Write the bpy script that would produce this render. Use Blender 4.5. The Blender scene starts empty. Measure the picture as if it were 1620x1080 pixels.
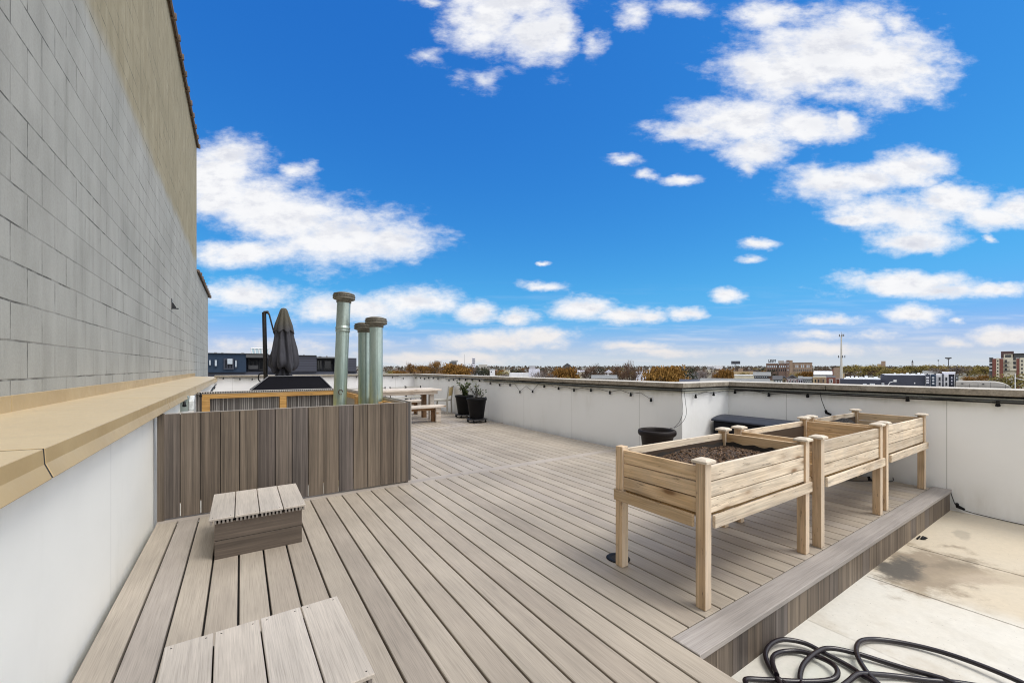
import bpy, math, random
from mathutils import Vector, Matrix
R = math.radians
sc = bpy.context.scene
col = sc.collection
rnd = random.Random(11)

# ------------------------------------------------------------------ frame of reference
# deck surface is z = 0, X runs across the deck, Y along the boards; the photographer stands at the origin
EYE, FPX, YAW = 1.27, 652.0, R(33.35)
SN, CS = math.sin(YAW), math.cos(YAW)
GROUND = -13.0

def far(px, dist):
    """bearing (as the photo's column) and distance -> plan position"""
    r = (px - 810) / FPX * dist
    return (dist * SN + r * CS, dist * CS - r * SN)
def farz(py, dist):
    return EYE - (py - 581) / FPX * dist
def gz(d):
    """terrain height at distance d: flat town, rising slowly towards the horizon"""
    if d < 350: return GROUND
    if d < 2200: return GROUND + 11.0 * ((d - 350) / 1850.0) ** 1.1
    return GROUND + 11.0 + 5.0 * min(1, (d - 2200) / 2500.0)

# ------------------------------------------------------------------ object helpers
def tag(o, label=None, cat=None, group=None, kind=None):
    if label: o['label'] = label
    if cat: o['category'] = cat
    if group: o['group'] = group
    if kind: o['kind'] = kind
    return o
def thing(name, label, cat, loc=(0, 0, 0), rz=0.0, group=None):
    o = bpy.data.objects.new(name, None); col.objects.link(o)
    o.empty_display_size = 0.1
    o.location = loc; o.rotation_euler = (0, 0, rz)
    return tag(o, label, cat, group)
def copy_tree(o, parent=None):
    c = o.copy(); col.objects.link(c); c.parent = parent
    for ch in list(o.children): copy_tree(ch, c)
    return c
def dup(o, loc, rz=0.0, label=None, scale=None, group=None):
    c = copy_tree(o); c.location = loc; c.rotation_euler = (0, 0, rz)
    if scale: c.scale = scale if isinstance(scale, tuple) else (scale,) * 3
    if label: c['label'] = label
    if group: c['group'] = group
    return c

class MB:
    """collects shapes, then links them as ONE mesh object"""
    def __init__(s): s.v, s.f, s.t, s.sm = [], [], [], []
    def add(s, vs, fs, tint=None, smooth=False):
        b = len(s.v); s.v += [tuple(p) for p in vs]
        t = rnd.random() if tint is None else tint
        for f in fs:
            s.f.append([i + b for i in f]); s.t.append(t); s.sm.append(smooth)
        return s
    def box(s, x0, x1, y0, y1, z0, z1, tint=None, M=None):
        vs = [(x, y, z) for z in (z0, z1) for y in (y0, y1) for x in (x0, x1)]
        if M: vs = [M @ Vector(p) for p in vs]
        return s.add(vs, [(0, 2, 3, 1), (4, 5, 7, 6), (0, 1, 5, 4), (2, 6, 7, 3), (0, 4, 6, 2), (1, 3, 7, 5)], tint)
    def board(s, x0, x1, y0, y1, z0, z1, tint=None, ch=0.003, M=None):
        """box with eased top edges"""
        vs = [(x0, y0, z0), (x1, y0, z0), (x1, y1, z0), (x0, y1, z0),
              (x0, y0, z1 - ch), (x1, y0, z1 - ch), (x1, y1, z1 - ch), (x0, y1, z1 - ch),
              (x0 + ch, y0 + ch, z1), (x1 - ch, y0 + ch, z1), (x1 - ch, y1 - ch, z1), (x0 + ch, y1 - ch, z1)]
        if M: vs = [M @ Vector(p) for p in vs]
        return s.add(vs, [(0, 3, 2, 1), (0, 1, 5, 4), (1, 2, 6, 5), (2, 3, 7, 6), (3, 0, 4, 7),
                          (4, 5, 9, 8), (5, 6, 10, 9), (6, 7, 11, 10), (7, 4, 8, 11), (8, 9, 10, 11)], tint)
    def prism(s, poly, y0, y1, tint=None):
        """poly in (x,z), extruded along y"""
        n = len(poly)
        vs = [(x, y0, z) for x, z in poly] + [(x, y1, z) for x, z in poly]
        fs = [tuple(range(n)), tuple(range(2 * n - 1, n - 1, -1))]
        fs += [(i, i + n, (i + 1) % n + n, (i + 1) % n) for i in range(n)]
        return s.add(vs, fs, tint)
    def prism_y(s, poly, x0, x1, tint=None):
        n = len(poly)
        vs = [(x0, y, z) for y, z in poly] + [(x1, y, z) for y, z in poly]
        fs = [tuple(range(n)), tuple(range(2 * n - 1, n - 1, -1))]
        fs += [(i, i + n, (i + 1) % n + n, (i + 1) % n) for i in range(n)]
        return s.add(vs, fs, tint)
    def bar(s, p0, p1, r0, r1=None, n=8, tint=None, smooth=True):
        return s.tube([p0, p1], [r0, r0 if r1 is None else r1], n, tint, smooth)
    def tube(s, pts, rs, n=8, tint=None, smooth=True):
        pts = [Vector(p) for p in pts]
        if not hasattr(rs, '__len__'): rs = [rs] * len(pts)
        vs, fs = [], []
        prev = None
        for i, p in enumerate(pts):
            d = (pts[min(i + 1, len(pts) - 1)] - pts[max(i - 1, 0)])
            if d.length < 1e-9: d = Vector((0, 0, 1))
            d.normalize()
            if prev is None:
                a = d.cross(Vector((0, 0, 1)) if abs(d.z) < .9 else Vector((1, 0, 0))).normalized()
            else:
                a = prev - d * prev.dot(d)
                a = a.normalized() if a.length > 1e-6 else d.orthogonal().normalized()
            prev = a; b = d.cross(a)
            for k in range(n):
                t = 2 * math.pi * k / n
                vs.append(p + (a * math.cos(t) + b * math.sin(t)) * rs[i])
        for i in range(len(pts) - 1):
            for k in range(n):
                fs.append((i * n + k, i * n + (k + 1) % n, (i + 1) * n + (k + 1) % n, (i + 1) * n + k))
        s.add(vs, fs, tint, smooth)
        b = len(pts) - 1
        s.add([vs[k] for k in range(n)], [tuple(range(n - 1, -1, -1))], tint)
        s.add([vs[b * n + k] for k in range(n)], [tuple(range(n))], tint)
        return s
    def lathe(s, prof, n=32, cx=0, cy=0, tint=None, smooth=True, mod=None, zmod=None):
        vs, fs = [], []
        for i, (r, z) in enumerate(prof):
            for k in range(n):
                t = 2 * math.pi * k / n
                rr = r * (mod(t, z) if mod else 1)
                vs.append((cx + rr * math.cos(t), cy + rr * math.sin(t), z + (zmod(t, z) if zmod else 0)))
        for i in range(len(prof) - 1):
            for k in range(n):
                fs.append((i * n + k, i * n + (k + 1) % n, (i + 1) * n + (k + 1) % n, (i + 1) * n + k))
        return s.add(vs, fs, tint, smooth)
    def build(s, name, mat, parent=None, bevel=0.0, seg=2):
        me = bpy.data.meshes.new(name)
        me.from_pydata(s.v, [], s.f)
        me.polygons.foreach_set('use_smooth', s.sm)
        at = me.attributes.new('tint', 'FLOAT', 'FACE')
        at.data.foreach_set('value', s.t)
        me.update()
        o = bpy.data.objects.new(name, me); col.objects.link(o)
        o.data.materials.append(mat)
        if parent is not None: o.parent = parent
        if bevel:
            m = o.modifiers.new('edge', 'BEVEL'); m.width = bevel; m.segments = seg
            m.limit_method = 'ANGLE'; m.angle_limit = R(40)
        return o

# ------------------------------------------------------------------ material helpers
class NT:
    def __init__(s, tree): s.t = tree; s.n = tree.nodes; s.l = tree.links
    def __call__(s, typ, ins=None, out=0, **props):
        n = s.n.new(typ)
        for k, v in props.items(): setattr(n, k, v)
        for k, v in (ins or {}).items():
            if isinstance(v, bpy.types.NodeSocket): s.l.new(v, n.inputs[k])
            else: n.inputs[k].default_value = v
        return n.outputs[out] if out is not None else n
    def m(s, op, a, b=0.0, c=0.0, clamp=False):
        n = s.n.new('ShaderNodeMath'); n.operation = op; n.use_clamp = clamp
        for i, v in enumerate((a, b, c)):
            if isinstance(v, bpy.types.NodeSocket): s.l.new(v, n.inputs[i])
            else: n.inputs[i].default_value = v
        return n.outputs[0]
    def ramp(s, f, stops, interp='LINEAR'):
        n = s.n.new('ShaderNodeValToRGB'); s.l.new(f, n.inputs[0]); e = n.color_ramp.elements
        n.color_ramp.interpolation = interp
        while len(e) < len(stops): e.new(0.5)
        for i, (p, c) in enumerate(stops):
            e[i].position = p
            c = (c, c, c) if not hasattr(c, '__len__') else c
            e[i].color = (*c[:3], 1)
        return n.outputs[0]
    def mix(s, f, a, b, mode='MIX'):
        n = s.n.new('ShaderNodeMix'); n.data_type = 'RGBA'; n.blend_type = mode; n.clamp_factor = True
        for i, v in ((0, f), (6, a), (7, b)):
            if isinstance(v, bpy.types.NodeSocket): s.l.new(v, n.inputs[i])
            elif i == 0: n.inputs[i].default_value = v
            else: n.inputs[i].default_value = (*v[:3], 1) if hasattr(v, '__len__') else (v, v, v, 1)
        return n.outputs[2]
    def noise(s, vec, scale, detail=4, rough=.55, dist=0.0, out=0):
        ins = {'Scale': scale, 'Detail': detail, 'Roughness': rough, 'Distortion': dist}
        if vec is not None: ins['Vector'] = vec
        return s('ShaderNodeTexNoise', ins, out=out)
    def sstep(s, v, a, b, lo=0.0, hi=1.0):
        n = s.n.new('ShaderNodeMapRange'); n.interpolation_type = 'SMOOTHSTEP'
        if isinstance(v, bpy.types.NodeSocket): s.l.new(v, n.inputs[0])
        for i, q in ((1, a), (2, b), (3, lo), (4, hi)): n.inputs[i].default_value = q
        return n.outputs[0]
    def scaled(s, vec, sc_, add=None):
        n = s.n.new('ShaderNodeVectorMath'); n.operation = 'MULTIPLY_ADD'
        s.l.new(vec, n.inputs[0]); n.inputs[1].default_value = sc_
        if isinstance(add, bpy.types.NodeSocket): s.l.new(add, n.inputs[2])
        elif add: n.inputs[2].default_value = add
        return n.outputs[0]

def new_mat(name):
    m = bpy.data.materials.new(name); m.use_nodes = True
    t = NT(m.node_tree)
    b = next(n for n in t.n if n.type == 'BSDF_PRINCIPLED')
    return m, t, b
def setb(t, b, color=None, rough=None, metal=None, bump=None, bs=.2, bd=.002, spec=None):
    def put(k, v):
        if v is None: return
        if isinstance(v, bpy.types.NodeSocket): t.l.new(v, b.inputs[k])
        elif k == 'Base Color': b.inputs[k].default_value = (*v[:3], 1)
        else: b.inputs[k].default_value = v
    put('Base Color', color); put('Roughness', rough); put('Metallic', metal); put('Specular IOR Level', spec)
    if bump is not None:
        n = t('ShaderNodeBump', {'Height': bump, 'Strength': bs, 'Distance': bd})
        t.l.new(n, b.inputs['Normal'])
def obj_co(t): return t('ShaderNodeTexCoord', out=3)
def pos_co(t): return t('ShaderNodeNewGeometry', out=0)
def tint_of(t): return t('ShaderNodeAttribute', out=2, attribute_name='tint')
def rand_of(t): return t('ShaderNodeObjectInfo', out='Random')
def spread(t, co, k=17.0):
    ti = tint_of(t)
    off = t('ShaderNodeCombineXYZ', {0: t.m('MULTIPLY', ti, k * 3.1), 1: t.m('MULTIPLY', ti, k * 5.7), 2: t.m('MULTIPLY', ti, k * 2.3)})
    return ti, off
def axis_scale(axis, along, across):
    return tuple(along if 'XYZ'[i] == axis else across for i in range(3))

def plain(name, c, rough=.7, metal=0.0, var=.12, scale=6.0, bump=0.0, spec=None):
    m, t, b = new_mat(name); co = obj_co(t)
    n = t.noise(co, scale, 5, .6)
    k = t.ramp(n, [(.25, 1 - var), (.75, 1 + var)])
    setb(t, b, t.mix(1.0, k, c, 'MULTIPLY'), rough, metal, t.noise(co, scale * 12, 3) if bump else None, bump, .003, spec)
    return m

def composite(name, axis, c_dark, c_light, c_grey, streak=.22, contrast=(.55, 1.3), rough=.6, across=26):
    """brushed wood-plastic board: one tone per board, long streaks and fine grain"""
    m, t, b = new_mat(name); co = obj_co(t); ti, off = spread(t, co)
    base = t.ramp(ti, [(0, c_dark), (.35, c_light), (.7, c_light), (.9, c_grey), (1, c_dark)])
    broad = t.noise(t.scaled(co, axis_scale(axis, .55, across), off), 1.0, 4, .6, .4)
    fine = t.noise(t.scaled(co, axis_scale(axis, 5.0, 260), off), 1.0, 4, .65)
    cloud = t.noise(t.scaled(co, (1.3, 1.3, 1.3)), 1.0, 3, .5)
    c = t.mix(streak, base, t.ramp(broad, [(.3, contrast[0]), (.5, .95), (.7, contrast[1])]), 'MULTIPLY') if streak < 1 else t.mix(1.0, base, t.ramp(broad, [(.3, contrast[0]), (.5, .95), (.7, contrast[1])]), 'MULTIPLY')
    c = t.mix(1.0, c, t.ramp(fine, [(.25, .70), (.5, 1.0), (.8, 1.22)]), 'MULTIPLY')
    c = t.mix(1.0, c, t.ramp(cloud, [(.3, .84), (.7, 1.12)]), 'MULTIPLY')
    c = t.mix(t.m('GREATER_THAN', ti, 1.5), c, (.03, .028, .026))
    setb(t, b, c, t.ramp(fine, [(.2, rough - .08), (.8, rough + .12)]), 0, fine, .25, .0015, .35)
    return m

def wood(name, axis, c1, c2, c_knot, grey=.3, cgrey=(.42, .37, .31), pale_side=0.0):
    m, t, b = new_mat(name); co = obj_co(t); ti, off = spread(t, co)
    v = t.scaled(co, axis_scale(axis, 1.2, 14), off)
    g1 = t.noise(v, 1.0, 5, .6, 1.2)
    g2 = t.noise(t.scaled(co, axis_scale(axis, 5, 190), off), 1.0, 4, .6)
    c = t.ramp(g1, [(.3, c1), (.65, c2)])
    c = t.mix(1.0, c, t.ramp(ti, [(0, .74), (.5, 1.0), (1, 1.12)]), 'MULTIPLY')
    w = t.noise(t.scaled(co, (3, 3, 3), off), 1.0, 5, .65)
    c = t.mix(t.m('MULTIPLY', t.sstep(w, .42, .7), grey), c, cgrey)
    kn = t('ShaderNodeTexVoronoi', {'Vector': t.scaled(co, axis_scale(axis, 3.2, 9.5), off), 'Scale': 1.0, 'Randomness': 1.0}, out=0)
    c = t.mix(t.m('MULTIPLY', t.sstep(kn, .21, .08), .85), c, c_knot)
    c = t.mix(t.m('MULTIPLY', t.sstep(kn, .45, .12), .32), c, c_knot)
    sc2 = t.noise(t.scaled(co, axis_scale(axis, 9, 60), off), 1.0, 3, .7)
    c = t.mix(t.m('MULTIPLY', t.sstep(sc2, .60, .72), .66), c, (.11, .08, .06))
    c = t.mix(1.0, c, t.ramp(g2, [(.25, .80), (.7, 1.12)]), 'MULTIPLY')
    rings = t.noise(t.scaled(co, axis_scale(axis, .9, 30), off), 1.0, 3, .5, 2.4)
    c = t.mix(1.0, c, t.ramp(rings, [(.35, .78), (.5, 1.0), (.65, 1.08)]), 'MULTIPLY')
    if pale_side:      # faces turned towards -Y are mixed paler
        ny = t('ShaderNodeSeparateXYZ', {0: t('ShaderNodeNewGeometry', out=1)}, out=1)
        c = t.mix(t.m('MULTIPLY', t.sstep(ny, -.3, -.9), pale_side), c, t.mix(.45, (.78, .70, .59), c))
    setb(t, b, c, .75, 0, g2, .3, .0015, .25)
    return m

M = {}
TA_D, TA_L, TA_G = (.338, .288, .234), (.388, .336, .274), (.355, .315, .278)
M['deck_y'] = composite('composite_board_lengthwise', 'Y', TA_D, TA_L, TA_G, .5, (.86, 1.09))
M['deck_x'] = composite('composite_board_crosswise', 'X', (.33, .285, .24), (.37, .325, .285), (.34, .31, .29), .4)
DK = ((.105, .08, .062), (.165, .13, .098), (.13, .11, .10))
M['fence_z'] = composite('composite_board_upright', 'Z', *DK, streak=1.0, contrast=(.45, 1.5), across=44)
M['fence_x'] = composite('composite_board_dark_crosswise', 'X', (.10, .078, .06), (.125, .098, .078), (.11, .09, .078), streak=.8, contrast=(.55, 1.4))
M['tread'] = composite('composite_tread_board', 'Y', (.41, .37, .325), (.47, .42, .365), (.43, .40, .37), .6, (.80, 1.12))
def mat_groove():
    m, t, b = new_mat('grooved_board_back'); setb(t, b, t.ramp(tint_of(t), [(0, (.09, .08, .075)), (.5, (.19, .175, .165)), (1, (.32, .30, .285))]), .8); return m
M['groove'] = mat_groove()
M['pine_x'] = wood('weathered_pine_lengthwise', 'X', (.58, .47, .345), (.78, .67, .525), (.20, .11, .05), .5, (.50, .45, .39))
M['pine_y'] = wood('weathered_pine_crosswise', 'Y', (.54, .37, .205), (.70, .52, .335), (.17, .085, .035), .35)
M['pine_z'] = wood('weathered_pine_upright', 'Z', (.50, .34, .20), (.66, .49, .32), (.14, .07, .028), .3, pale_side=.75)
M['pine_in'] = wood('pine_lining', 'X', (.50, .32, .13), (.66, .45, .20), (.19, .10, .045), .3)
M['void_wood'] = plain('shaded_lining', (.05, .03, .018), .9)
M['cap'] = plain('weathered_post_cap', (.62, .54, .44), .8, 0, .2, 25, .1)
M['stud'] = wood('orange_pine_framing', 'X', (.46, .245, .07), (.58, .34, .12), (.2, .09, .03), .1)
M['table'] = wood('bleached_table_wood', 'X', (.52, .45, .38), (.66, .58, .50), (.3, .2, .12), .5, (.5, .47, .44))
M['table_dark'] = wood('brown_table_leg_wood', 'Z', (.22, .11, .05), (.34, .19, .09), (.12, .06, .03), .2)
M['black'] = plain('black_plastic', (.008, .008, .009), .5, 0, .2, 20, 0, .15)
M['rubber'] = plain('black_rubber', (.012, .008, .012), .27, 0, .25, 40)
M['cable'] = plain('dark_cable', (.02, .02, .02), .6)
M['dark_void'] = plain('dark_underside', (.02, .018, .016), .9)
M['resin'] = plain('dark_resin', (.009, .010, .014), .6, 0, .15, 15, 0, .12)
M['lid'] = plain('resin_lid', (.030, .036, .054), .5, 0, .2, 12, 0, .25)
M['pot'] = plain('brown_black_pot', (.014, .010, .0095), .5, 0, .25, 10, 0, .2)
M['alu'] = plain('brushed_frame_metal', (.46, .44, .39), .5, .25)
M['mesh_back'] = plain('beige_sling', (.50, .38, .18), .8, 0, .1, 60)
M['dark_metal'] = plain('dark_painted_metal', (.03, .03, .034), .45, .3)
M['pole'] = plain('umbrella_pole_metal', (.035, .032, .03), .4, .5)

def mat_canvas():
    m, t, b = new_mat('charcoal_canvas'); co = obj_co(t)
    n = t.noise(t.scaled(co, (9, 9, 1.2)), 1, 4)
    z = t('ShaderNodeSeparateXYZ', {0: co}, out=2)
    c = t.ramp(n, [(.3, (.024, .024, .032)), (.7, (.058, .058, .07))])
    c = t.mix(t.sstep(z, 1.95, 2.35), c, (.075, .068, .05))
    setb(t, b, c, .85, 0, t.noise(co, 400, 2), .1, .001)
    return m
M['canvas'] = mat_canvas()

def mat_wall_white(name, base=(.80, .80, .79), per=1.52, phase=0.0, axis=1, top=.95):
    m, t, b = new_mat(name); p = pos_co(t)
    xyz = t('ShaderNodeSeparateXYZ', {0: p}, out=None)
    big = t.noise(p, .9, 4, .6); mid = t.noise(t.scaled(p, (3, 3, .7)), 1, 5, .65); fine = t.noise(p, 35, 3)
    c = t.mix(t.m('MULTIPLY', t.sstep(big, .35, .75), .35), base, tuple(q * .88 for q in base))
    c = t.mix(t.m('MULTIPLY', t.sstep(mid, .55, .8), .22), c, (.56, .55, .48))
    # grime just under the coping and along the foot
    zz = xyz.outputs[2]
    gr = t.m('MULTIPLY', t.sstep(zz, top - .16, top - .01), t.sstep(mid, .35, .65))
    c = t.mix(t.m('MULTIPLY', gr, .55 if top > .92 else .15), c, (.42, .42, .36))
    ft = t.m('MULTIPLY', t.sstep(zz, .16, -.1), t.sstep(mid, .3, .7))
    c = t.mix(t.m('MULTIPLY', ft, .35), c, (.45, .41, .34))
    # lapped sheet joints
    s = t.m('FRACT', t.m('DIVIDE', t.m('ADD', xyz.outputs[axis], phase), per))
    line = t.m('MULTIPLY', t.m('LESS_THAN', s, .0046), .6)
    c = t.mix(line, c, (.35, .35, .33))
    h = t.m('ADD', t.m('MULTIPLY', t.noise(p, 2.2, 3), 1.0), t.m('MULTIPLY', t.m('LESS_THAN', s, .025), .12))
    setb(t, b, c, t.ramp(fine, [(.3, .42), (.7, .6)]), 0, h, .25, .03, .4)
    return m
M['white_l'] = mat_wall_white('white_membrane_wall_left', (.90, .895, .84), 1.3, .78, 1, .9)
M['white_r'] = mat_wall_white('white_membrane_wall', (.88, .885, .88), 1.52, .42)
M['white_b'] = mat_wall_white('white_membrane_wall_back', (.80, .80, .81), 1.52, .2, 0)

def mat_coping():
    m, t, b = new_mat('weathered_stone_coping'); p = pos_co(t)
    n1 = t.noise(p, 2.5, 6, .7); n2 = t.noise(p, 18, 5, .7); n3 = t.noise(t.scaled(p, (7, 7, 45)), 1, 4)
    c = t.ramp(n1, [(.3, (.20, .17, .13)), (.5, (.31, .27, .215)), (.72, (.43, .39, .32))])
    n4 = t.noise(p, 60, 4, .75)
    c = t.mix(t.m('MULTIPLY', t.sstep(n2, .48, .68), .6), c, (.13, .11, .085))
    c = t.mix(1.0, c, t.ramp(n4, [(.3, .72), (.7, 1.22)]), 'MULTIPLY')
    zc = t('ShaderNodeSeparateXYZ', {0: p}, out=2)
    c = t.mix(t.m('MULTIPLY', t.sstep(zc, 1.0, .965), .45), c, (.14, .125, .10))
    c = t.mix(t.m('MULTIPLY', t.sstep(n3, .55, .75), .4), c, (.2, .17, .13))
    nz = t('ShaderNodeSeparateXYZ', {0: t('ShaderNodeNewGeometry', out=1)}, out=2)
    c = t.mix(t.m('MULTIPLY', t.sstep(nz, .6, .95), .6), c, (.66, .63, .58))  # upward faces coloured paler to stand in for the sunlit top
    setb(t, b, c, .85, 0, n2, .4, .01)
    return m
M['coping'] = mat_coping()

def mat_tan_metal():
    m, t, b = new_mat('tan_metal_coping'); p = pos_co(t)
    n = t.noise(p, 1.6, 5, .6); n2 = t.noise(p, 9, 4, .6)
    c = t.ramp(n, [(.3, (.44, .315, .155)), (.7, (.52, .39, .205))])
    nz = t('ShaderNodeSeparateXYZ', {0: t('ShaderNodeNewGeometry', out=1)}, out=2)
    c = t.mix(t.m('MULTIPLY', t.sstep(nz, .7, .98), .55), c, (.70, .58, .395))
    c = t.mix(t.m('MULTIPLY', t.sstep(n2, .58, .75), .3), c, (.42, .35, .24))
    setb(t, b, c, t.ramp(n2, [(.3, .28), (.7, .45)]), .12, t.m('ADD', n, t.m('MULTIPLY', n2, .25)), .3, .02)
    return m
M['tan_metal'] = mat_tan_metal()

def mat_block():
    """painted concrete block: grey to 4.4 m, tan overspray line above"""
    m, t, b = new_mat('painted_block_wall'); p = pos_co(t)
    xyz = t('ShaderNodeSeparateXYZ', {0: p}, out=None)
    y, z = xyz.outputs[1], xyz.outputs[2]
    v = t('ShaderNodeCombineXYZ', {0: t.m('ADD', y, .07), 1: t.m('ADD', z, -1.197)})
    v = t('ShaderNodeVectorMath', {0: v, 1: t.scaled(t.noise(p, 3.0, 2, out=1), (.010, .010, 0), (-.005, -.005, 0))}, operation='ADD')
    br = t('ShaderNodeTexBrick', {'Vector': v, 'Scale': 1.0, 'Mortar Size': .0066, 'Mortar Smooth': .25, 'Bias': 0.0,
                                 'Brick Width': .462, 'Row Height': .2315, 'Color1': (.42, .42, .42, 1), 'Color2': (.62, .62, .62, 1), 'Mortar': (0, 0, 0, 1)}, out=None)
    joint = br.outputs[1]; perb = br.outputs[0]
    patch = t.sstep(t.noise(t.scaled(p, (1, .8, 2.6)), 1.5, 4, .6), .44, .62)
    patch2 = t.sstep(t.noise(p, 7, 3, .6), .30, .6)
    j = t.m('MULTIPLY', t.m('MULTIPLY', joint, t.m('ADD', t.m('MULTIPLY', patch, .9), .1)), patch2)
    big = t.noise(p, .55, 5, .6); mid = t.noise(t.scaled(p, (1, 2.5, .9)), 1, 5, .65)
    grey = t.ramp(mid, [(.25, (.315, .31, .28)), (.5, (.385, .38, .345)), (.75, (.45, .445, .41))])
    grey = t.mix(.16, grey, t.mix(1.0, grey, t.m('MULTIPLY', perb, 1.9), 'MULTIPLY'))
    tan = t.ramp(t.noise(t.scaled(p, (1, 4, 1.0)), 1.6, 6, .7), [(.3, (.285, .242, .15)), (.55, (.36, .312, .205)), (.75, (.43, .38, .265))])
    drip = t.noise(t.scaled(p, (1, 26, 5)), 1, 3, .6)
    tan = t.mix(t.m('MULTIPLY', t.sstep(drip, .66, .72), .55), tan, (.52, .47, .36))
    edge = t.m('ADD', z, t.m('MULTIPLY', t.noise(t.scaled(p, (1, .8, .8)), 1, 4), -.5))
    c = t.mix(t.sstep(edge, 4.04, 4.38), grey, tan)
    c = t.mix(t.m('MULTIPLY', t.sstep(big, .38, .7), .6), c, t.mix(1.0, c, (.80, .81, .80), 'MULTIPLY'))
    c = t.mix(t.m('MULTIPLY', j, .84), c, (.055, .053, .048))
    run = t.noise(t.scaled(p, (1, 7, .5)), 1, 5, .65)
    c = t.mix(t.m('MULTIPLY', t.sstep(run, .52, .75), .35), c, t.mix(1.0, c, (.62, .62, .60), 'MULTIPLY'))
    spk = t.noise(p, 55, 3, .7)
    c = t.mix(1.0, c, t.ramp(spk, [(.3, .93), (.7, 1.05)]), 'MULTIPLY')
    h = t.m('SUBTRACT', t.m('ADD', t.m('MULTIPLY', spk, .25), t.m('MULTIPLY', mid, .5)), t.m('MULTIPLY', joint, t.m('ADD', t.m('MULTIPLY', patch, .7), .5)))
    setb(t, b, c, .85, 0, h, .5, .008, .25)
    return m
M['block'] = mat_block()

def mat_roof():
    m, t, b = new_mat('stained_white_membrane'); p = pos_co(t)
    xyz = t('ShaderNodeSeparateXYZ', {0: p}, out=None); x, y = xyz.outputs[0], xyz.outputs[1]
    big = t.noise(p, 1.1, 5, .6); mid = t.noise(p, 4.2, 6, .68); fine = t.noise(p, 30, 5, .7)
    warpx = t.m('ADD', x, t.m('MULTIPLY', t.m('SUBTRACT', mid, .5), .25))
    c = t.mix(t.sstep(warpx, 3.62, 3.95), (.66, .64, .585), (.58, .505, .39))
    c = t.mix(t.m('MULTIPLY', t.sstep(big, .45, .7), .4), c, (.56, .51, .42))
    c = t.mix(t.m('MULTIPLY', t.sstep(mid, .55, .78), .35), c, (.46, .41, .33))
    def blot(cx, cy, rx, ry, ang, k, colr, lo=.0, hi=.5):
        n = t('ShaderNodeMapping', {'Vector': p, 'Location': (cx, cy, 0), 'Rotation': (0, 0, ang), 'Scale': (rx, ry, 1e3)}, vector_type='TEXTURE')
        d = t('ShaderNodeVectorMath', {0: n}, out=1, operation='LENGTH')
        f = t.m('ADD', t.m('SUBTRACT', 1.0, d), t.m('MULTIPLY', t.m('SUBTRACT', mid, .5), 2.2))
        return t.m('MULTIPLY', t.sstep(f, lo, hi), k), colr
    for args in ((4.25, .86, .68, .36, -.2, .85, (.27, .215, .155)), (4.05, .98, .36, .16, -.1, .95, (.10, .092, .08)), (4.5, .75, .30, .12, -.3, .6, (.2, .165, .12)),
                 (4.45, .58, .50, .16, -.55, .5, (.40, .33, .24)), (4.3, .62, .22, .1, -.4, .45, (.5, .42, .33)), (5.35, .86, .2, .06, .2, .5, (.3, .27, .22)),
                 (3.2, .25, .6, .09, 1.1, .2, (.45, .42, .36)), (5.0, .2, .7, .3, 0, .35, (.5, .44, .35)),
                 (2.45, .80, .38, .22, .2, .18, (.48, .6, .5))):
        f, cc = blot(*args)
        c = t.mix(f, c, cc)
    spk = t.noise(p, 75, 2, .5)
    c = t.mix(t.m('MULTIPLY', t.m('MULTIPLY', t.sstep(spk, .70, .74), t.sstep(big, .3, .6)), .5), c, (.16, .14, .11))
    c = t.mix(1.0, c, t.ramp(fine, [(.3, .93), (.7, 1.04)]), 'MULTIPLY')
    for sx in (3.72, 4.65, 2.79):
        w = t.m('ABSOLUTE', t.m('SUBTRACT', t.m('ADD', x, t.m('MULTIPLY', t.m('SUBTRACT', big, .5), .03)), sx))
        c = t.mix(t.m('MULTIPLY', t.m('MULTIPLY', t.sstep(w, .011, .002), t.sstep(mid, .3, .6)), .42), c, (.24, .21, .17))
        side = t.m('SUBTRACT', x, sx)
        c = t.mix(t.m('MULTIPLY', t.m('MULTIPLY', t.sstep(side, .22, 0.0), t.m('GREATER_THAN', side, 0.0)), t.m('MULTIPLY', t.sstep(mid, .4, .65), .45)), c, (.40, .335, .24))
    setb(t, b, c, .55, 0, t.m('ADD', t.m('MULTIPLY', mid, .6), t.m('MULTIPLY', fine, .12)), .25, .02, .35)
    return m
M['roof'] = mat_roof()

def mat_galv():
    m, t, b = new_mat('galvanised_duct'); co = obj_co(t)
    z = t('ShaderNodeSeparateXYZ', {0: co}, out=2)
    n = t.noise(t.scaled(co, (6, 6, 1.2)), 1, 5, .65); n2 = t.noise(co, 26, 4, .6)
    c = t.ramp(n, [(.3, (.27, .35, .31)), (.55, (.42, .51, .47)), (.75, (.55, .61, .56))])
    c = t.mix(t.m('MULTIPLY', t.sstep(n2, .55, .75), .4), c, (.30, .37, .30))
    low = t.m('MULTIPLY', t.sstep(z, 1.35, .85), t.sstep(n, .35, .6))
    c = t.mix(t.m('MULTIPLY', low, .85), c, (.46, .44, .15))
    ti = tint_of(t)
    c = t.mix(t.m('MULTIPLY', t.sstep(ti, .7, .9), .75), c, (.22, .205, .175))
    setb(t, b, c, t.ramp(n2, [(.3, .28), (.7, .5)]), .75, n2, .1, .003)
    return m
M['galv'] = mat_galv()
M['duct_dark'] = plain('weathered_duct_cap', (.17, .155, .125), .6, .4, .3, 18)

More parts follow.
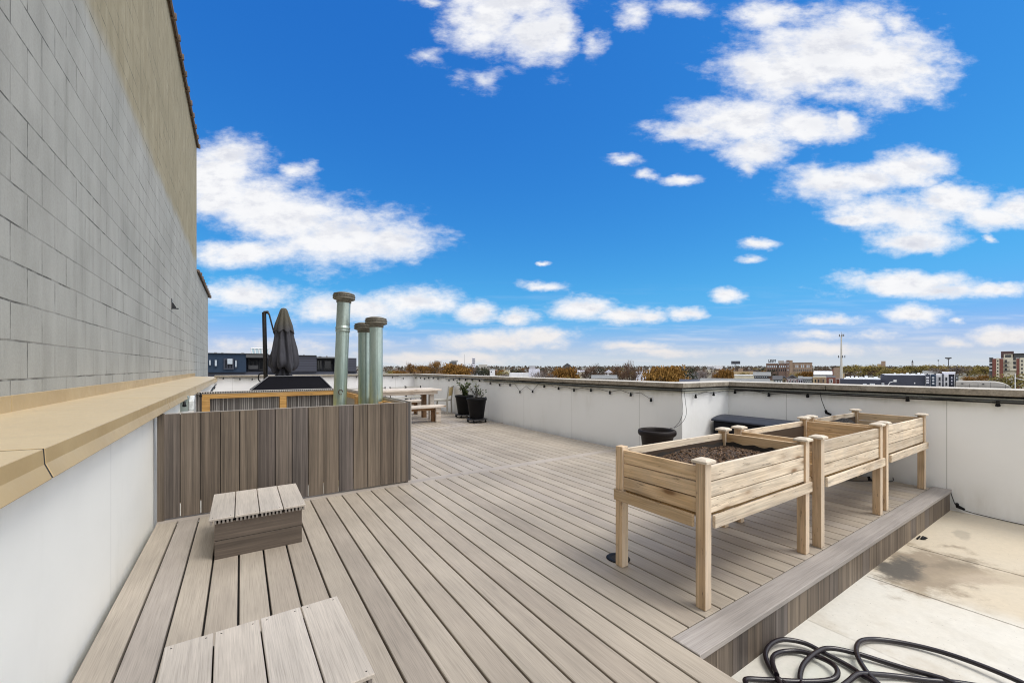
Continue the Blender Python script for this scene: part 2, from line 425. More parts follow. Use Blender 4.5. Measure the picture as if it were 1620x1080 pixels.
def mat_soil(name, a, bcol, sc1=105):
    m, t, b = new_mat(name); co = obj_co(t)
    vo = t('ShaderNodeTexVoronoi', {'Vector': co, 'Scale': sc1}, out=1)
    vd = t('ShaderNodeTexVoronoi', {'Vector': co, 'Scale': sc1}, out=0)
    n = t.noise(co, 9, 4)
    g = t('ShaderNodeSeparateColor', {0: vo}, out=0)
    c = t.mix(t.sstep(g, .25, .95), a, bcol)
    c = t.mix(t.m('MULTIPLY', t.sstep(n, .5, .7), .6), c, a)
    setb(t, b, c, .95, 0, t.m('ADD', vd, t.m('MULTIPLY', n, .6)), 1.0, .02)
    return m
M['mulch'] = mat_soil('pebbly_soil', (.035, .022, .015), (.24, .145, .085))
M['dark_soil'] = mat_soil('dark_soil', (.01, .008, .007), (.045, .034, .027))

def mat_leaf(name, dark, light, dry=None):
    m, t, b = new_mat(name); ti = tint_of(t); ra = rand_of(t)
    c = t.ramp(ti, [(0, dark), (1, light)])
    if dry: c = t.mix(t.m('MULTIPLY', ra, .55), c, dry)
    c = t.mix(1.0, c, t.ramp(ra, [(0, .82), (1, 1.15)]), 'MULTIPLY')
    setb(t, b, c, .85, spec=.15)
    return m
M['leaf_pot'] = mat_leaf('shrub_leaves', (.03, .05, .016), (.12, .15, .05))
M['twig'] = plain('twig_bark', (.05, .04, .032), .9)
M['bark'] = plain('tree_bark', (.055, .043, .036), .95)
M['orange_tree'] = mat_leaf('orange_twigs', (.06, .028, .008), (.24, .115, .026), (.20, .115, .03))
M['brown_tree'] = mat_leaf('brown_twigs', (.04, .028, .022), (.15, .095, .065), (.12, .07, .045))
M['grey_tree'] = mat_leaf('grey_twigs', (.085, .07, .066), (.22, .185, .17), (.17, .135, .12))
M['olive_tree'] = mat_leaf('budding_leaves', (.085, .07, .02), (.25, .205, .06), (.21, .14, .04))
M['dark_tree'] = mat_leaf('dark_evergreen', (.012, .016, .010), (.05, .055, .032))
M['far_wood'] = mat_leaf('far_woodland_twigs', (.032, .026, .022), (.115, .088, .064))

def mat_ground():
    m, t, b = new_mat('town_ground'); p = pos_co(t)
    n = t.noise(p, .012, 6, .65); n2 = t.noise(p, .06, 5, .7)
    c = t.ramp(n, [(.3, (.11, .105, .095)), (.5, (.16, .15, .12)), (.7, (.12, .13, .06))])
    c = t.mix(t.sstep(n2, .5, .65), c, (.22, .205, .19))
    setb(t, b, c, .95)
    return m
M['ground'] = mat_ground()

def flat(name, c, rough=.8, var=.15, scale=.5):
    m, t, b = new_mat(name); p = pos_co(t)
    n = t.noise(p, scale, 6, .7)
    setb(t, b, t.mix(1.0, t.ramp(n, [(.25, 1 - var), (.75, 1 + var)]), c, 'MULTIPLY'), rough)
    return m
for k, c in dict(brick=(.155, .10, .078), brick_red=(.17, .058, .043), brick_pale=(.28, .20, .145), tan=(.40, .30, .175), cream=(.52, .48, .38), white=(.66, .66, .68),
                 lavender=(.60, .60, .68), grey=(.30, .30, .31), dkgrey=(.085, .087, .09), slate=(.045, .05, .072), navy=(.012, .030, .062), green_grey=(.10, .115, .12),
                 roof_grey=(.17, .175, .175), roof_dark=(.06, .06, .065), roof_white=(.72, .74, .78), red_panel=(.075, .042, .042), concrete=(.38, .36, .33), purple=(.20, .135, .14), lawn=(.10, .12, .035)).items():
    M[k] = flat('city_' + k, c)
M['window_dark'] = plain('dark_window_glass', (.012, .015, .02), .12, 0, .1)
M['window_pale'] = plain('pale_window_glass', (.45, .50, .56), .15, 0, .15)
M['trim'] = plain('white_trim', (.70, .70, .70), .6)
M['rail_glass'] = plain('pale_glass_panel', (.42, .55, .60), .15, 0, .05)
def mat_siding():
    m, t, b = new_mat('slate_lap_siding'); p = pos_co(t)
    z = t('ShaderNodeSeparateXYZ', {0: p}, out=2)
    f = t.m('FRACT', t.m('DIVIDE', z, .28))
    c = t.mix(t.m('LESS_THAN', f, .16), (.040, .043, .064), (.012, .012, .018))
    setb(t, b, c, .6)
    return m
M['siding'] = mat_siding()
# ================================================================== THE ROOF TERRACE
# ---- decking
PITCH, GAP = 0.1417, 0.0105
def edges(k): return -.294 + PITCH * k
dk = MB()
for k in range(-2, 46):
    x0, x1 = edges(k) + GAP / 2, edges(k + 1) - GAP / 2
    if x1 > 6.17: break
    if k < 14: dk.board(x0, x1, -2.6, 4.371, -.026, 0)
    elif x1 < 5.03: dk.board(x0, x1, 1.211, 4.371, -.025, 0)
    elif x0 < 5.03: dk.board(x0, 5.026, 1.211, 4.371, -.025, 0); dk.board(5.036, x1, 1.211, 3.41, -.025, 0)
    else: dk.board(x0, x1, 1.211, 3.41, -.025, 0)
    if x1 < 5.06:
        x1b = min(x1, 5.025)
        if x0 > 1.45: dk.board(max(x0, 1.60), x1b, 4.521, 8.0, -.025, 0)
        dk.board(x0, x1b, 8.15, 13.79, -.025, 0)
deck = dk.build('deck', M['deck_y']); tag(deck, kind='structure')
bb = MB()
bb.board(-.575, 2.2, 4.376, 4.516, -.025, .001, .3).board(2.204, 5.025, 4.376, 4.516, -.025, .001, .45)
bb.board(-.575, 2.0, 8.005, 8.145, -.025, .001, .3).board(2.004, 5.025, 8.005, 8.145, -.025, .001, .5)
bb.board(1.694, 6.176, 1.064, 1.206, -.027, .001, .9)
bb.build('border_board', M['deck_x'], deck)
sk = MB()
x = 1.70
while x < 6.12:
    w = min(.1385, 6.15 - x)
    sk.board(x, x + w, 1.075, 1.095, -.215, -.03, ch=.002); x += .1417
for k in range(26):
    y = 1.03 - k * .1417
    sk.board(1.655, 1.675, y - .1385, y, -.215, -.03, ch=.002)
sk.build('skirt', M['fence_z'], deck)
jo = MB()
for k in range(18): jo.box(-.57, 1.64, -2.5 + k * .4, -2.46 + k * .4, -.16, -.03)
for k in range(8): jo.box(1.7, 6.1, 1.3 + k * .4, 1.34 + k * .4, -.16, -.03)
for k in range(23): jo.box(1.62 if 4.5 < 4.6 + k * .4 < 8 else -.57, 5.02, 4.6 + k * .4, 4.64 + k * .4, -.16, -.03)
jo.build('joist', M['dark_void'], deck)
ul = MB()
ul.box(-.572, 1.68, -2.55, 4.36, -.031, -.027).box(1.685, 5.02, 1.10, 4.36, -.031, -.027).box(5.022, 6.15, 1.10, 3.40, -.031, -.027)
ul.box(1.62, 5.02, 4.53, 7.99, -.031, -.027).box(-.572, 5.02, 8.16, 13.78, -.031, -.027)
ul.build('gap_shade_sheet', M['dark_void'], deck)  # dark sheet added under the boards to paint shade into the gaps

roof = MB().box(-.60, 6.18, -8.0, 3.42, -.5, -.215).box(-.60, 5.03, 3.424, 13.8, -.5, -.215).build('roof_membrane', M['roof'])
tag(roof, kind='structure')
rm = MB()
for sx in (3.72, 4.65):                       # lapped sheet edges
    rm.board(sx, sx + .05, -7.9, 1.06, -.214, -.2115, ch=.001)
rm.build('membrane_lap', M['roof'], roof)

# ---- parapets
def plan_prism(poly, z0, z1):
    n = len(poly); b = MB()
    vs = [(x, y, z0) for x, y in poly] + [(x, y, z1) for x, y in poly]
    fs = [tuple(range(n - 1, -1, -1)), tuple(range(n, 2 * n))] + [(i, (i + 1) % n, (i + 1) % n + n, i + n) for i in range(n)]
    return b.add(vs, fs, .5)
pr = thing('parapet_wall', 'white parapet wall stepping back at a corner beside the planters, under weathered stone coping', 'wall', (0, 0, 0))
plan_prism([(5.03, 13.8), (5.03, 3.42), (6.18, 3.42), (6.18, -8), (6.48, -8), (6.48, 3.72), (5.33, 3.72), (5.33, 13.8)], GROUND, .970).build('wall', M['white_r'], pr)
plan_prism([(5.05, 8.88), (5.05, 3.44), (6.20, 3.44), (6.20, -8), (6.46, -8), (6.46, 3.70), (5.31, 3.70), (5.31, 8.88)], .9705, .9895).build('shadow_gap', M['dark_void'], pr)  # near-black strip paints the shadow line under the coping
cp = MB()
y = 3.378
while y < 8.85:
    e = min(y + 1.32, 8.9); cp.box(4.985, 5.372, y, e - .006, .990, 1.056); y += 1.32
cp.box(5.378, 6.128, 3.378, 3.765, .990, 1.056)
y = 3.765
while y > -7.5:
    cp.box(6.134, 6.526, y - 1.6, y - .006, .990, 1.056); y -= 1.6
cp.build('coping', M['coping'], pr, .006, 2)
cp = MB()
y = 8.9
while y < 13.7:
    e = min(y + 2.2, 13.752); cp.box(4.99, 5.365, y, e - .004, 1.005, 1.052); y += 2.2
cp.build('coping', M['coping'], pr, .005, 2)
MB().box(5.02, 5.335, 8.9, 14.1, .971, 1.004).build('wall_head', M['white_r'], pr)
fl = MB()      # pressed flashing strip under the stones
fl.box(5.008, 5.029, 3.40, 8.88, .922, .968).box(5.03, 6.16, 3.399, 3.419, .922, .968).box(6.159, 6.179, -7.9, 3.396, .922, .968)
fl.build('flashing', flat('weathered_flashing', (.40, .40, .34), .7, .4, 6), pr)

pb = thing('parapet_wall', 'white parapet wall across the far end of the deck, behind the closed umbrella', 'wall', (0, 0, 0))
MB().box(-.62, 5.029, 13.803, 14.1, GROUND, 1.0).build('wall', M['white_b'], pb)
cp = MB()
for i in range(3):
    cp.box(-.60 + i * 1.87, -.60 + (i + 1) * 1.87 - .004, 13.755, 14.12, 1.001, 1.05)
cp.build('coping', M['coping'], pb, .005, 2)

pl = thing('parapet_wall', 'low white wall on the left under a broad tan metal ledge', 'wall', (0, 0, 0))
MB().box(-1.10, -.60, -8, 13.8, GROUND, .96).build('wall', M['white_l'], pl)
lg = MB()
ys = [-8, -3.5, -.75, 2.02, 4.80, 7.58, 10.36, 13.1, 15.0]
for a, b in zip(ys, ys[1:]):
    prof = [(-1.115, 1.012), (-.552, .998), (-.549, .946), (-.530, .896), (-.536, .894), (-.57, .942), (-.572, .975), (-1.115, .985)]
    lg.prism(prof, a + .008, b - .008)
lg.build('ledge', M['tan_metal'], pl, .002, 1)
sp = MB()
for yy in ys[1:-1]: sp.prism([(-1.114, 1.0105), (-.5535, .9968), (-.5505, .9455), (-.5320, .8972), (-.54, .8965), (-.572, .942), (-.573, .974), (-1.1, .984)], yy - .0068, yy + .0068)
sp.build('seam_shade', M['dark_void'], pl)  # near-black strips stand for the shade inside the ledge seams
ft = MB()
for i in range(8):
    ft.box(-1.124, -1.112, -8 + i * 2.9 + .003, -8 + (i + 1) * 2.9 - .003, 1.008, 1.108)
ft.build('flashing', M['tan_metal'], pl, .002, 1)

# ---- the neighbour's blank wall
nb = thing('neighbour_building', 'tall painted block building on the left, grey below and tan above', 'building', (0, 0, 0))
MB().box(-8, -1.126, -9, 15.8, GROUND, 8.0).box(-8, -1.126, 15.802, 21.0, GROUND, 4.22).build('wall', M['block'], nb)
tl = MB()
def tiles(y0, y1, z):
    y = y0
    while y < y1 - .01:
        tl.prism([(-1.55, z), (-1.55, z + .10), (-1.062, z + .055), (-1.058, z - .012), (-1.085, z - .03), (-1.10, z)], y + .006, y + .574, .3)
        tl.prism([(-1.55, z + .05), (-1.55, z + .125), (-1.035, z + .075), (-1.03, z - .03), (-1.06, z - .045)], y + .575, y + .63, .9)
        y += .62
M['terracotta'] = plain('terracotta_coping', (.16, .115, .085), .8, 0, .35, 6)
tiles(-9, 15.75, 8.001); tl.build('tile_coping', M['terracotta'], nb)
tl = MB(); tiles(15.9, 20.9, 4.222); tl.build('tile_coping', M['terracotta'], nb)
br = thing('wall_bracket', 'small dark steel bracket sticking out of the grey block wall', 'bracket', (-1.126, 10.33, 2.43))
MB().box(0.001, .012, -.05, .05, -.03, .17).build('plate', plain('grey_steel', (.14, .14, .14), .6, .4), br)
MB().prism([(.012, .0), (.07, .0), (.07, .018), (.025, .10), (.012, .10)], -.006, .006).box(.012, .11, -.02, .02, -.022, -.002).build('arm', M['dark_metal'], br)

ob = thing('outlet_box', 'grey weatherproof outlet box with a clear cover on the left white wall', 'outlet box', (-.60, 6.30, .84))
MB().board(.001, .075, -.05, .09, -.095, .085).build('box', plain('outlet_grey', (.26, .30, .28), .5), ob, .008)
MB().prism_y([(-.056, -.09), (.10, -.09), (.10, .09), (.02, .06), (-.056, .03)], .0765, .13).build('cover', plain('scuffed_clear_plastic', (.62, .64, .63), .25, 0, .3, 30), ob, .012)

# ---- fence screens around the flues
fs = thing('fence_screen', 'low screen of upright brown composite boards in front of the flues', 'fence', (0, 4.44, 0))
b = MB()
for i in range(15):
    x1 = 1.523 - i * .1395
    b.board(x1 - .1337, x1, 0, .022, .016 if i < 11 else .012, .882 - (i % 3) * .0008, ch=.002)
b.build('board_panel', M['fence_z'], fs)
MB().board(-.574, -.560 + .03, -.012, .05, .002, .885, ch=.002).build('post', M['fence_z'], fs)
MB().box(-.50, 1.51, .0225, .0235, .13, .872).build('shade_backing', M['dark_void'], fs)  # dark sheet added so the gaps between boards read as shaded
MB().box(-.5, 1.5, .024, .06, .70, .79).box(-.5, 1.5, .024, .06, .12, .21).build('rail', M['stud'], fs)
MB().board(1.5245, 1.5475, -.001, .06, .004, .882, ch=.002).build('end_board', M['fence_z'], fs)
MB().box(-.52, 1.52, .003, .019, .8835, .8865).build('top_edge', flat('pale_top_edge', (.42, .39, .35)), fs)  # paler strip along the board tops

bs = thing('fence_screen', 'rear screen of grooved board backs on an orange pine frame, below the grill', 'fence', (0, 7.90, 0))
b = MB()
x = -.575
while x < 1.575:
    b.box(x, x + .017, .052, .070, -.2, .858); x += .028
b.box(-.58, 1.58, .0705, .082, -.2, .858)
b.build('grooved_panel', M['groove'], bs)
b = MB(); x = -.575
while x < 1.57:
    b.box(x, x + .014, -.012, .05, .866, .889); x += .032
b.box(-.58, 1.58, -.006, .10, .8605, .8655).box(-.58, 1.58, -.012, .10, .8895, .8945)
b.build('cap_board', plain('grooved_cap_end', (.46, .43, .40), .75, 0, .3, 40), bs)
MB().box(-.50, 1.55, .0, .049, .785, .858).build('rail', M['stud'], bs, .003)
MB().box(-.57, 1.57, .0505, .098, .8665, .8885).build('cap_core', M['dark_void'], bs)
for px in (-.50, .545, 1.40): MB().box(px, px + .10, -.004, .047, -.2, .784).build('post', M['stud'], bs, .003)
ss = thing('fence_screen', 'side screen with a hollow dark top running back from the front screen to the grill', 'fence', (1.53, 0, 0))
MB().box(.0, .012, 4.51, 7.885, .0, .886).box(.068, .08, 4.51, 8.0, .0, .886).build('board_panel', plain('pale_board_edge', (.36, .33, .29), .7, 0, .2, 30), ss, .002)
MB().box(.0125, .0675, 4.51, 7.99, .0, .862).build('core', M['groove'], ss)
MB().box(-.04, -.001, 4.6, 7.85, .775, .85).build('rail', M['stud'], ss, .003)
for yy in (5.2, 6.4, 7.70): MB().box(-.10, -.042, yy, yy + .09, -.2, .84).build('post', M['stud'], ss, .003)

# ---- flues
def flue(name, label, x, y, r, top, collar, tilt=0.0, ringz=None):
    o = thing(name, label, 'flue', (x, y, 0), 0, 'galvanised flues behind the fence screen')
    o.rotation_euler = (0, tilt, 0)
    capz = top - .085
    b = MB(); b.lathe([(r, -.2), (r, .5), (r * 1.004, .502), (r, .504), (r, (collar or capz))], 20, tint=.2)
    b.build('duct', M['galv'], o)
    MB().box(-.004, .004, -r - .004, -r + .002, -.2, (collar or capz)).build('seam', M['galv'], o)
    if collar:
        MB().lathe([(r * 1.005, collar - .03), (r * 1.08, collar - .028), (r * 1.08, collar - .005), (r * 1.02, collar), (r * 1.11, collar + .012), (r * 1.11, collar + .03), (r * 1.03, collar + .032),
                    (r * 1.03, collar + .06), (r * 1.02, capz)], 20, tint=.78).build('collar', M['galv'], o)
    c = MB()
    c.lathe([(r * .9, capz - .03), (r * 1.12, capz - .028), (r * 1.12, capz + .0), (r * 1.55, capz + .012), (r * 1.68, capz + .02), (r * 1.68, capz + .035), (r * 1.55, capz + .038),
             (r * 1.55, capz + .044), (r * 1.70, capz + .047), (r * 1.70, capz + .060), (r * 1.5, capz + .064), (r * 1.5, capz + .068), (r * 1.62, capz + .072), (r * 1.58, capz + .084),
             (r * .9, capz + .102), (0.001, capz + .106)], 28)
    c.build('cap', M['duct_dark'], o)
    if ringz:
        pts = [(-.012 + .024 * math.cos(t), -r - .006, ringz + .03 * math.sin(t)) for t in [i * math.pi / 7 for i in range(13)]]
        MB().tube(pts, .0045, 6).build('patch_ring', plain('rust_ring', (.09, .045, .025), .8), o)
    return o
flue('flue_pipe', 'tallest galvanised flue, leaning slightly, with a brown collar section below its cap', 1.01, 5.53, .079, 2.20, 1.745, R(2.2), .965)
flue('flue_pipe', 'front flue of the close pair, wide domed cap and yellow stain at its foot', 1.425, 5.28, .080, 1.885, None)
flue('flue_pipe', 'shorter flue half hidden behind its neighbour in the close pair', 1.36, 5.60, .077, 1.84, None)

# ---- step boxes
def step_box():
    o = thing('step_box', 'low two-board deck step standing in front of the brown screen', 'step', (.11, 3.35, 0), 0, 'loose deck steps')
    for y0 in (0, .578):
        MB().board(-.255, .262, y0, y0 + .022, .0, .120, .25, .002).board(-.255, .262, y0, y0 + .022, .124, .240, .6, .002).build('riser', M['fence_x'], o)
    M['fence_y'] = composite('composite_board_dark_side', 'Y', (.10, .078, .06), (.125, .098, .078), (.11, .09, .078), .8, (.55, 1.4))
    for sx in (-.255, .24):
        MB().board(sx, sx + .022, .024, .576, .0, .12, .3, .002).board(sx, sx + .022, .024, .576, .124, .24, .7, .002).build('side_board', M['fence_y'], o)
    t_ = MB()
    for i in range(4):
        x0 = -.285 + i * .1435
        t_.board(x0, x0 + .1385, -.028, .622, .2655, .279, (.2, .55, .75, .4)[i], .003)
    for i in range(4):
        for dx in (.02, .118):
            for yy in (.0, .594): t_.lathe([(.0032, .2790), (.003, .2797), (.0005, .2797)], 8, -.285 + i * .1435 + dx, yy, 2.0)
    t_.build('tread', M['tread'], o)
    g_ = MB()
    for i in range(4):
        x0 = -.285 + i * .1435
        for k in range(6):
            g_.box(x0 + .006 + k * .0225, x0 + .018 + k * .0225, -.026, .620, .2415, .2652)
    g_.build('tread_rib', plain('tread_ribs', (.22, .195, .175), .7, 0, .2, 30), o)
    return o
st = step_box()
dup(st, (.075, 1.362, .012), R(1.5), 'nearest low deck step at the bottom of the view, seen from above', (1, .84, 1))

# ---- raised planters
def planter(loc, label, rz=0.0, missing=None, fill=None):
    L, W, S = 1.235, .615, .056
    o = thing('raised_planter', label, 'planter', loc, rz, 'raised pine planters along the deck edge')
    for (lx, ly) in ((0, 0), (L - S, 0), (0, W - S), (L - S, W - S)):
        lg_ = MB().box(lx, lx + S, ly, ly + S, .0, .765).build('leg', M['pine_z'], o, .003)
        if (lx, ly) != missing:
            c = MB(); e = .017
            c.add([(lx - e, ly - e, .766), (lx + S + e, ly - e, .766), (lx + S + e, ly + S + e, .766), (lx - e, ly + S + e, .766),
                   (lx - e, ly - e, .779), (lx + S + e, ly - e, .779), (lx + S + e, ly + S + e, .779), (lx - e, ly + S + e, .779),
                   (lx + .002, ly + .002, .789), (lx + S - .002, ly + .002, .789), (lx + S - .002, ly + S - .002, .789), (lx + .002, ly + S - .002, .789)],
                  [(0, 3, 2, 1), (0, 1, 5, 4), (1, 2, 6, 5), (2, 3, 7, 6), (3, 0, 4, 7), (4, 5, 9, 8), (5, 6, 10, 9), (6, 7, 11, 10), (7, 4, 8, 11), (8, 9, 10, 11)])
            c.build('post_cap', M['cap'], lg_, .002)
    def rows(fn, mat, nm):
        b = MB()
        for k in range(3):
            z0 = .4945 + k * .0852
            fn(b, z0, z0 + .0795)
        b.build(nm, mat, o, .0025)
    rows(lambda b, a, c: b.box(S + .0005, L - S - .0005, .012, .032, a, c), M['pine_x'], 'long_panel')
    rows(lambda b, a, c: b.box(S + .0005, L - S - .0005, W - .032, W - .012, a, c), M['pine_x'], 'long_panel')
    rows(lambda b, a, c: b.box(.012, .032, S + .0005, W - S - .0005, a, c), M['pine_y'], 'short_panel')
    rows(lambda b, a, c: b.box(L - .032, L - .012, S + .0005, W - S - .0005, a, c), M['pine_y'], 'short_panel')
    MB().box(S + .004, L - .002, -.019, -.001, .424, .490).build('apron_rail', M['pine_x'], o, .003)
    MB().box(.002, L - S - .004, W + .001, W + .019, .424, .490).build('apron_rail', M['pine_x'], o, .003)
    MB().box(-.019, -.001, S + .004, W - .002, .424, .490).build('apron_rail', M['pine_y'], o, .003)
    MB().box(L + .001, L + .019, .002, W - S - .004, .424, .490).build('apron_rail', M['pine_y'], o, .003)
    MB().box(.034, L - .034, .034, W - .034, .47, .485).build('floor_board', M['pine_in'], o)
    MB().box(S + .001, L - S - .001, .0325, .037, .488, .70).box(S + .001, L - S - .001, W - .037, W - .0325, .488, .70).build('lining', M['void_wood'], o)  # lining coloured near-black so the panel gaps look shaded
    if fill: fill(o, L, W)
    return o
def soil_sheet(o, L, W, hfun, mat, name='soil', n=44, m=24, x0=.04, x1=None, y0=.04, y1=None):
    x1 = x1 or L - .04; y1 = y1 or W - .04
    b = MB(); vs = []
    for j in range(m + 1):
        for i in range(n + 1):
            x = x0 + (x1 - x0) * i / n; y = y0 + (y1 - y0) * j / m
            vs.append((x, y, hfun(x, y) + rnd.uniform(-.004, .004)))
    fs_ = [(j * (n + 1) + i, j * (n + 1) + i + 1, (j + 1) * (n + 1) + i + 1, (j + 1) * (n + 1) + i) for j in range(m) for i in range(n)]
    b.add(vs, fs_, .5, True); return b.build(name, mat, o)
def fill1(o, L, W):
    soil_sheet(o, L, W, lambda x, y: .655 + .035 * math.sin(2.6 * x) * math.sin(5 * y) + .012 * math.sin(9 * x + 3 * y), M['mulch'], 'soil', 60, 30)
    b = MB()
    for i in range(900):
        x = rnd.uniform(.06, L - .07); y = rnd.uniform(.06, W - .07)
        z = .655 + .035 * math.sin(2.6 * x) * math.sin(5 * y) + .012 * math.sin(9 * x + 3 * y)
        s_ = rnd.uniform(.003, .0075)
        Mx = Matrix.Translation((x, y, z + s_ * .4)) @ Matrix.Rotation(rnd.uniform(0, 6), 4, Vector((rnd.random(), rnd.random(), rnd.random() + .1)).normalized())
        b.box(-s_, s_, -s_ * .7, s_ * .7, -s_ * .5, s_ * .5, rnd.random(), Mx)
    b.build('pebble', mat_leaf('pebbles', (.045, .028, .019), (.27, .17, .105)), o)['kind'] = 'stuff'
    b = MB()        # torn liner
    prev = None; vs = []
    n = 60
    for i in range(n + 1):
        x = .045 + (L - .09) * i / n
        vs += [(x, W - .040, .50), (x, W - .041, .678 + .006 * math.sin(i * .7) + rnd.uniform(-.004, .004))]
    b.add(vs, [(2 * i, 2 * i + 2, 2 * i + 3, 2 * i + 1) for i in range(n)], .5)
    vs = []
    for i in range(n // 2 + 1):
        y = .045 + (W - .09) * i / (n // 2)
        vs += [(L - .040, y, .50), (L - .041, y, .682 + .006 * math.sin(i * .8) + rnd.uniform(-.004, .004))]
    b.add(vs, [(2 * i, 2 * i + 2, 2 * i + 3, 2 * i + 1) for i in range(n // 2)], .5)
    b.build('liner', flat('black_liner_fabric', (.03, .025, .022), .9, .4, 20), o)
def fill3(o, L, W):
    soil_sheet(o, L, W, lambda x, y: .53 + .225 * math.exp(-((x - .40) / .26) ** 2 - ((y - .44) / .17) ** 2) + .012 * math.sin(14 * x) * math.sin(17 * y), M['dark_soil'])
p1 = planter((2.018, 1.237, 0.0012), 'nearest raised pine planter, filled with pebbly brown soil', 0, (0, .615 - .056), fill1)
p2 = planter((3.400, 1.222, 0.0012), 'middle raised pine planter, empty inside with bare orange boards', R(-.4), None, None)
p3 = planter((4.765, 1.222, 0.0012), 'farthest raised pine planter, a dark soil heap inside, close to the white wall', 0, None, fill3)

# metal brackets seen beside the near legs
dr = thing('floor_grommet', 'round black grommet let into the deck around the back leg of the nearest planter', 'grommet', (2.10, 1.905, 0))
MB().lathe([(.045, .0025), (.055, .006), (.072, .006), (.078, .0015), (.05, .0012)], 32).build('ring', M['black'], dr)
MB().lathe([(.001, .0022), (.046, .0022)], 24).build('disc', M['dark_void'], dr)

# ---- corner pot
pt = thing('empty_pot', 'wide brown-black empty pot with a rolled rim, in front of the wall corner', 'pot', (4.60, 3.50, 0))
MB().lathe([(.001, .004), (.150, .004), (.158, .012), (.205, .36), (.222, .372), (.238, .385), (.244, .41), (.240, .438), (.226, .45), (.208, .446), (.198, .43), (.19, .36), (.15, .05), (.001, .05)], 48).build('pot', M['pot'], pt)
MB().lathe([(.001, .30), (.184, .30)], 32).build('soil', M['dark_soil'], pt)
# ---- storage box
bx = thing('storage_box', 'long dark resin storage box with a bowed lid against the white wall', 'storage box', (5.66, 1.78, 0))
b = MB(); b.box(.015, .47, .02, 1.58, .002, .505).build('body', M['resin'], bx, .012)
b = MB()
for k in range(6): b.box(.008, .0148, .04 + k * .255, .25 + k * .255, .05, .43)
b.build('side_rib', M['resin'], bx, .004)
b = MB()
prof = [(-.008, .507), (-.012, .520), (-.004, .533), (.05, .552), (.15, .572), (.26, .580), (.36, .576), (.45, .562), (.485, .545), (.488, .507)]
b.prism(prof, 0, 1.60); b.build('lid', M['lid'], bx, .006)
MB().box(-.022, -.0125, .74, .78, .46, .515).box(-.022, -.0125, .74, .86, .516, .522).box(-.022, -.0125, .82, .86, .46, .515).build('handle', plain('grey_latch', (.25, .26, .28), .4), bx, .002)

# ---- potted shrubs with wheeled caddies
def pot_shrub(loc, label, leafy, r, h, seed):
    rr = random.Random(seed)
    o = thing('potted_shrub', label, 'potted plant', loc, 0, 'potted shrubs by the right parapet')
    MB().lathe([(.001, .0), (r * .66, .0), (r * .69, .015), (r * .93, h - .06), (r * .96, h - .055), (r, h - .045), (r * 1.01, h - .005), (r * .985, h), (r * .93, h - .005), (r * .88, h - .06), (.001, h - .07)], 40).build('pot', M['black'], o)
    MB().lathe([(.001, h - .055), (r * .89, h - .06)], 28).build('soil', M['dark_soil'], o)
    stems, leaves = MB(), MB()
    def leaf(p, d, L, w):
        d = d.normalized(); s_ = d.cross(Vector((rr.uniform(-1, 1), rr.uniform(-1, 1), 1))).normalized(); up = s_.cross(d)
        a = p; m = p + d * L * .5 + up * L * .08
        leaves.add([a, m + s_ * w, p + d * L, m - s_ * w], [(0, 1, 2), (0, 2, 3)], rr.random())
    n = 9 if leafy else 12
    for i in range(n):
        a = rr.uniform(0, 6.28); q = Vector((math.cos(a) * r * .45 * rr.random(), math.sin(a) * r * .45 * rr.random(), h - .07))
        hh = (rr.uniform(.12, .42) if i else .46) if leafy else rr.uniform(.15, .5)
        lean = Vector((math.cos(a), math.sin(a), 0)) * rr.uniform(.02, .18 if leafy else .3)
        pts = [q + lean * (t * t) + Vector((rr.uniform(-.012, .012), rr.uniform(-.012, .012), hh * t)) for t in (0, .25, .5, .75, 1)]
        stems.tube(pts, [.007, .006, .005, .004, .002], 5)
        for k in range(34 if leafy else 9):
            t = rr.uniform(.25 if leafy else .4, 1); f = t * 4; j = min(3, int(f)); p = pts[j].lerp(pts[j + 1], f - j)
            d = Vector((rr.uniform(-1, 1), rr.uniform(-1, 1), rr.uniform(-.2, .9)))
            if leafy: leaf(p, d, rr.uniform(.05, .095), rr.uniform(.014, .024))
            else:
                e = p + d.normalized() * rr.uniform(.04, .13); stems.tube([p, e], [.003, .0015], 4)
                if rr.random() < .7:
                    for _ in range(2): leaf(e, d + Vector((rr.uniform(-.6, .6), rr.uniform(-.6, .6), .2)), rr.uniform(.03, .05), .011)
    stems.build('stem', M['twig'], o); leaves.build('foliage', M['leaf_pot'], o)
    return o
def caddy(loc, label, r):
    o = thing('plant_caddy', label, 'plant caddy', loc, R(20), 'wheeled plant caddies under the pots')
    MB().lathe([(r * .2, .062), (r * .95, .062), (r, .068), (r, .082), (r * .95, .086), (.001, .086)], 28).build('platform', M['dark_metal'], o)
    for k in range(4):
        a = k * math.pi / 2 + .4; cx_, cy_ = r * .92 * math.cos(a), r * .92 * math.sin(a)
        MB().bar((cx_ - .012, cy_, .026), (cx_ + .012, cy_, .026), .024, None, 14).bar((cx_, cy_, .03), (cx_, cy_, .066), .012).build('castor', M['black'], o)
    return o
caddy((4.58, 8.45, 0.001), 'black wheeled caddy carrying the nearer potted shrub', .235)
pot_shrub((4.58, 8.45, .088), 'twiggy half-bare shrub in the nearer black tub', False, .235, .475, 4)
caddy((4.76, 9.45, 0.001), 'black wheeled caddy under the leafy shrub further back', .235)
pot_shrub((4.76, 9.45, .088), 'leafy upright green shrub in the black tub further back', True, .235, .475, 9)
sl = thing('paving_slab', 'small pale slab lying at the foot of the wall behind the nearer tub', 'slab', (4.86, 8.78, 0.001))
MB().board(-.10, .10, -.17, .17, 0, .05).build('slab', flat('pale_slab', (.5, .48, .44)), sl, .006)

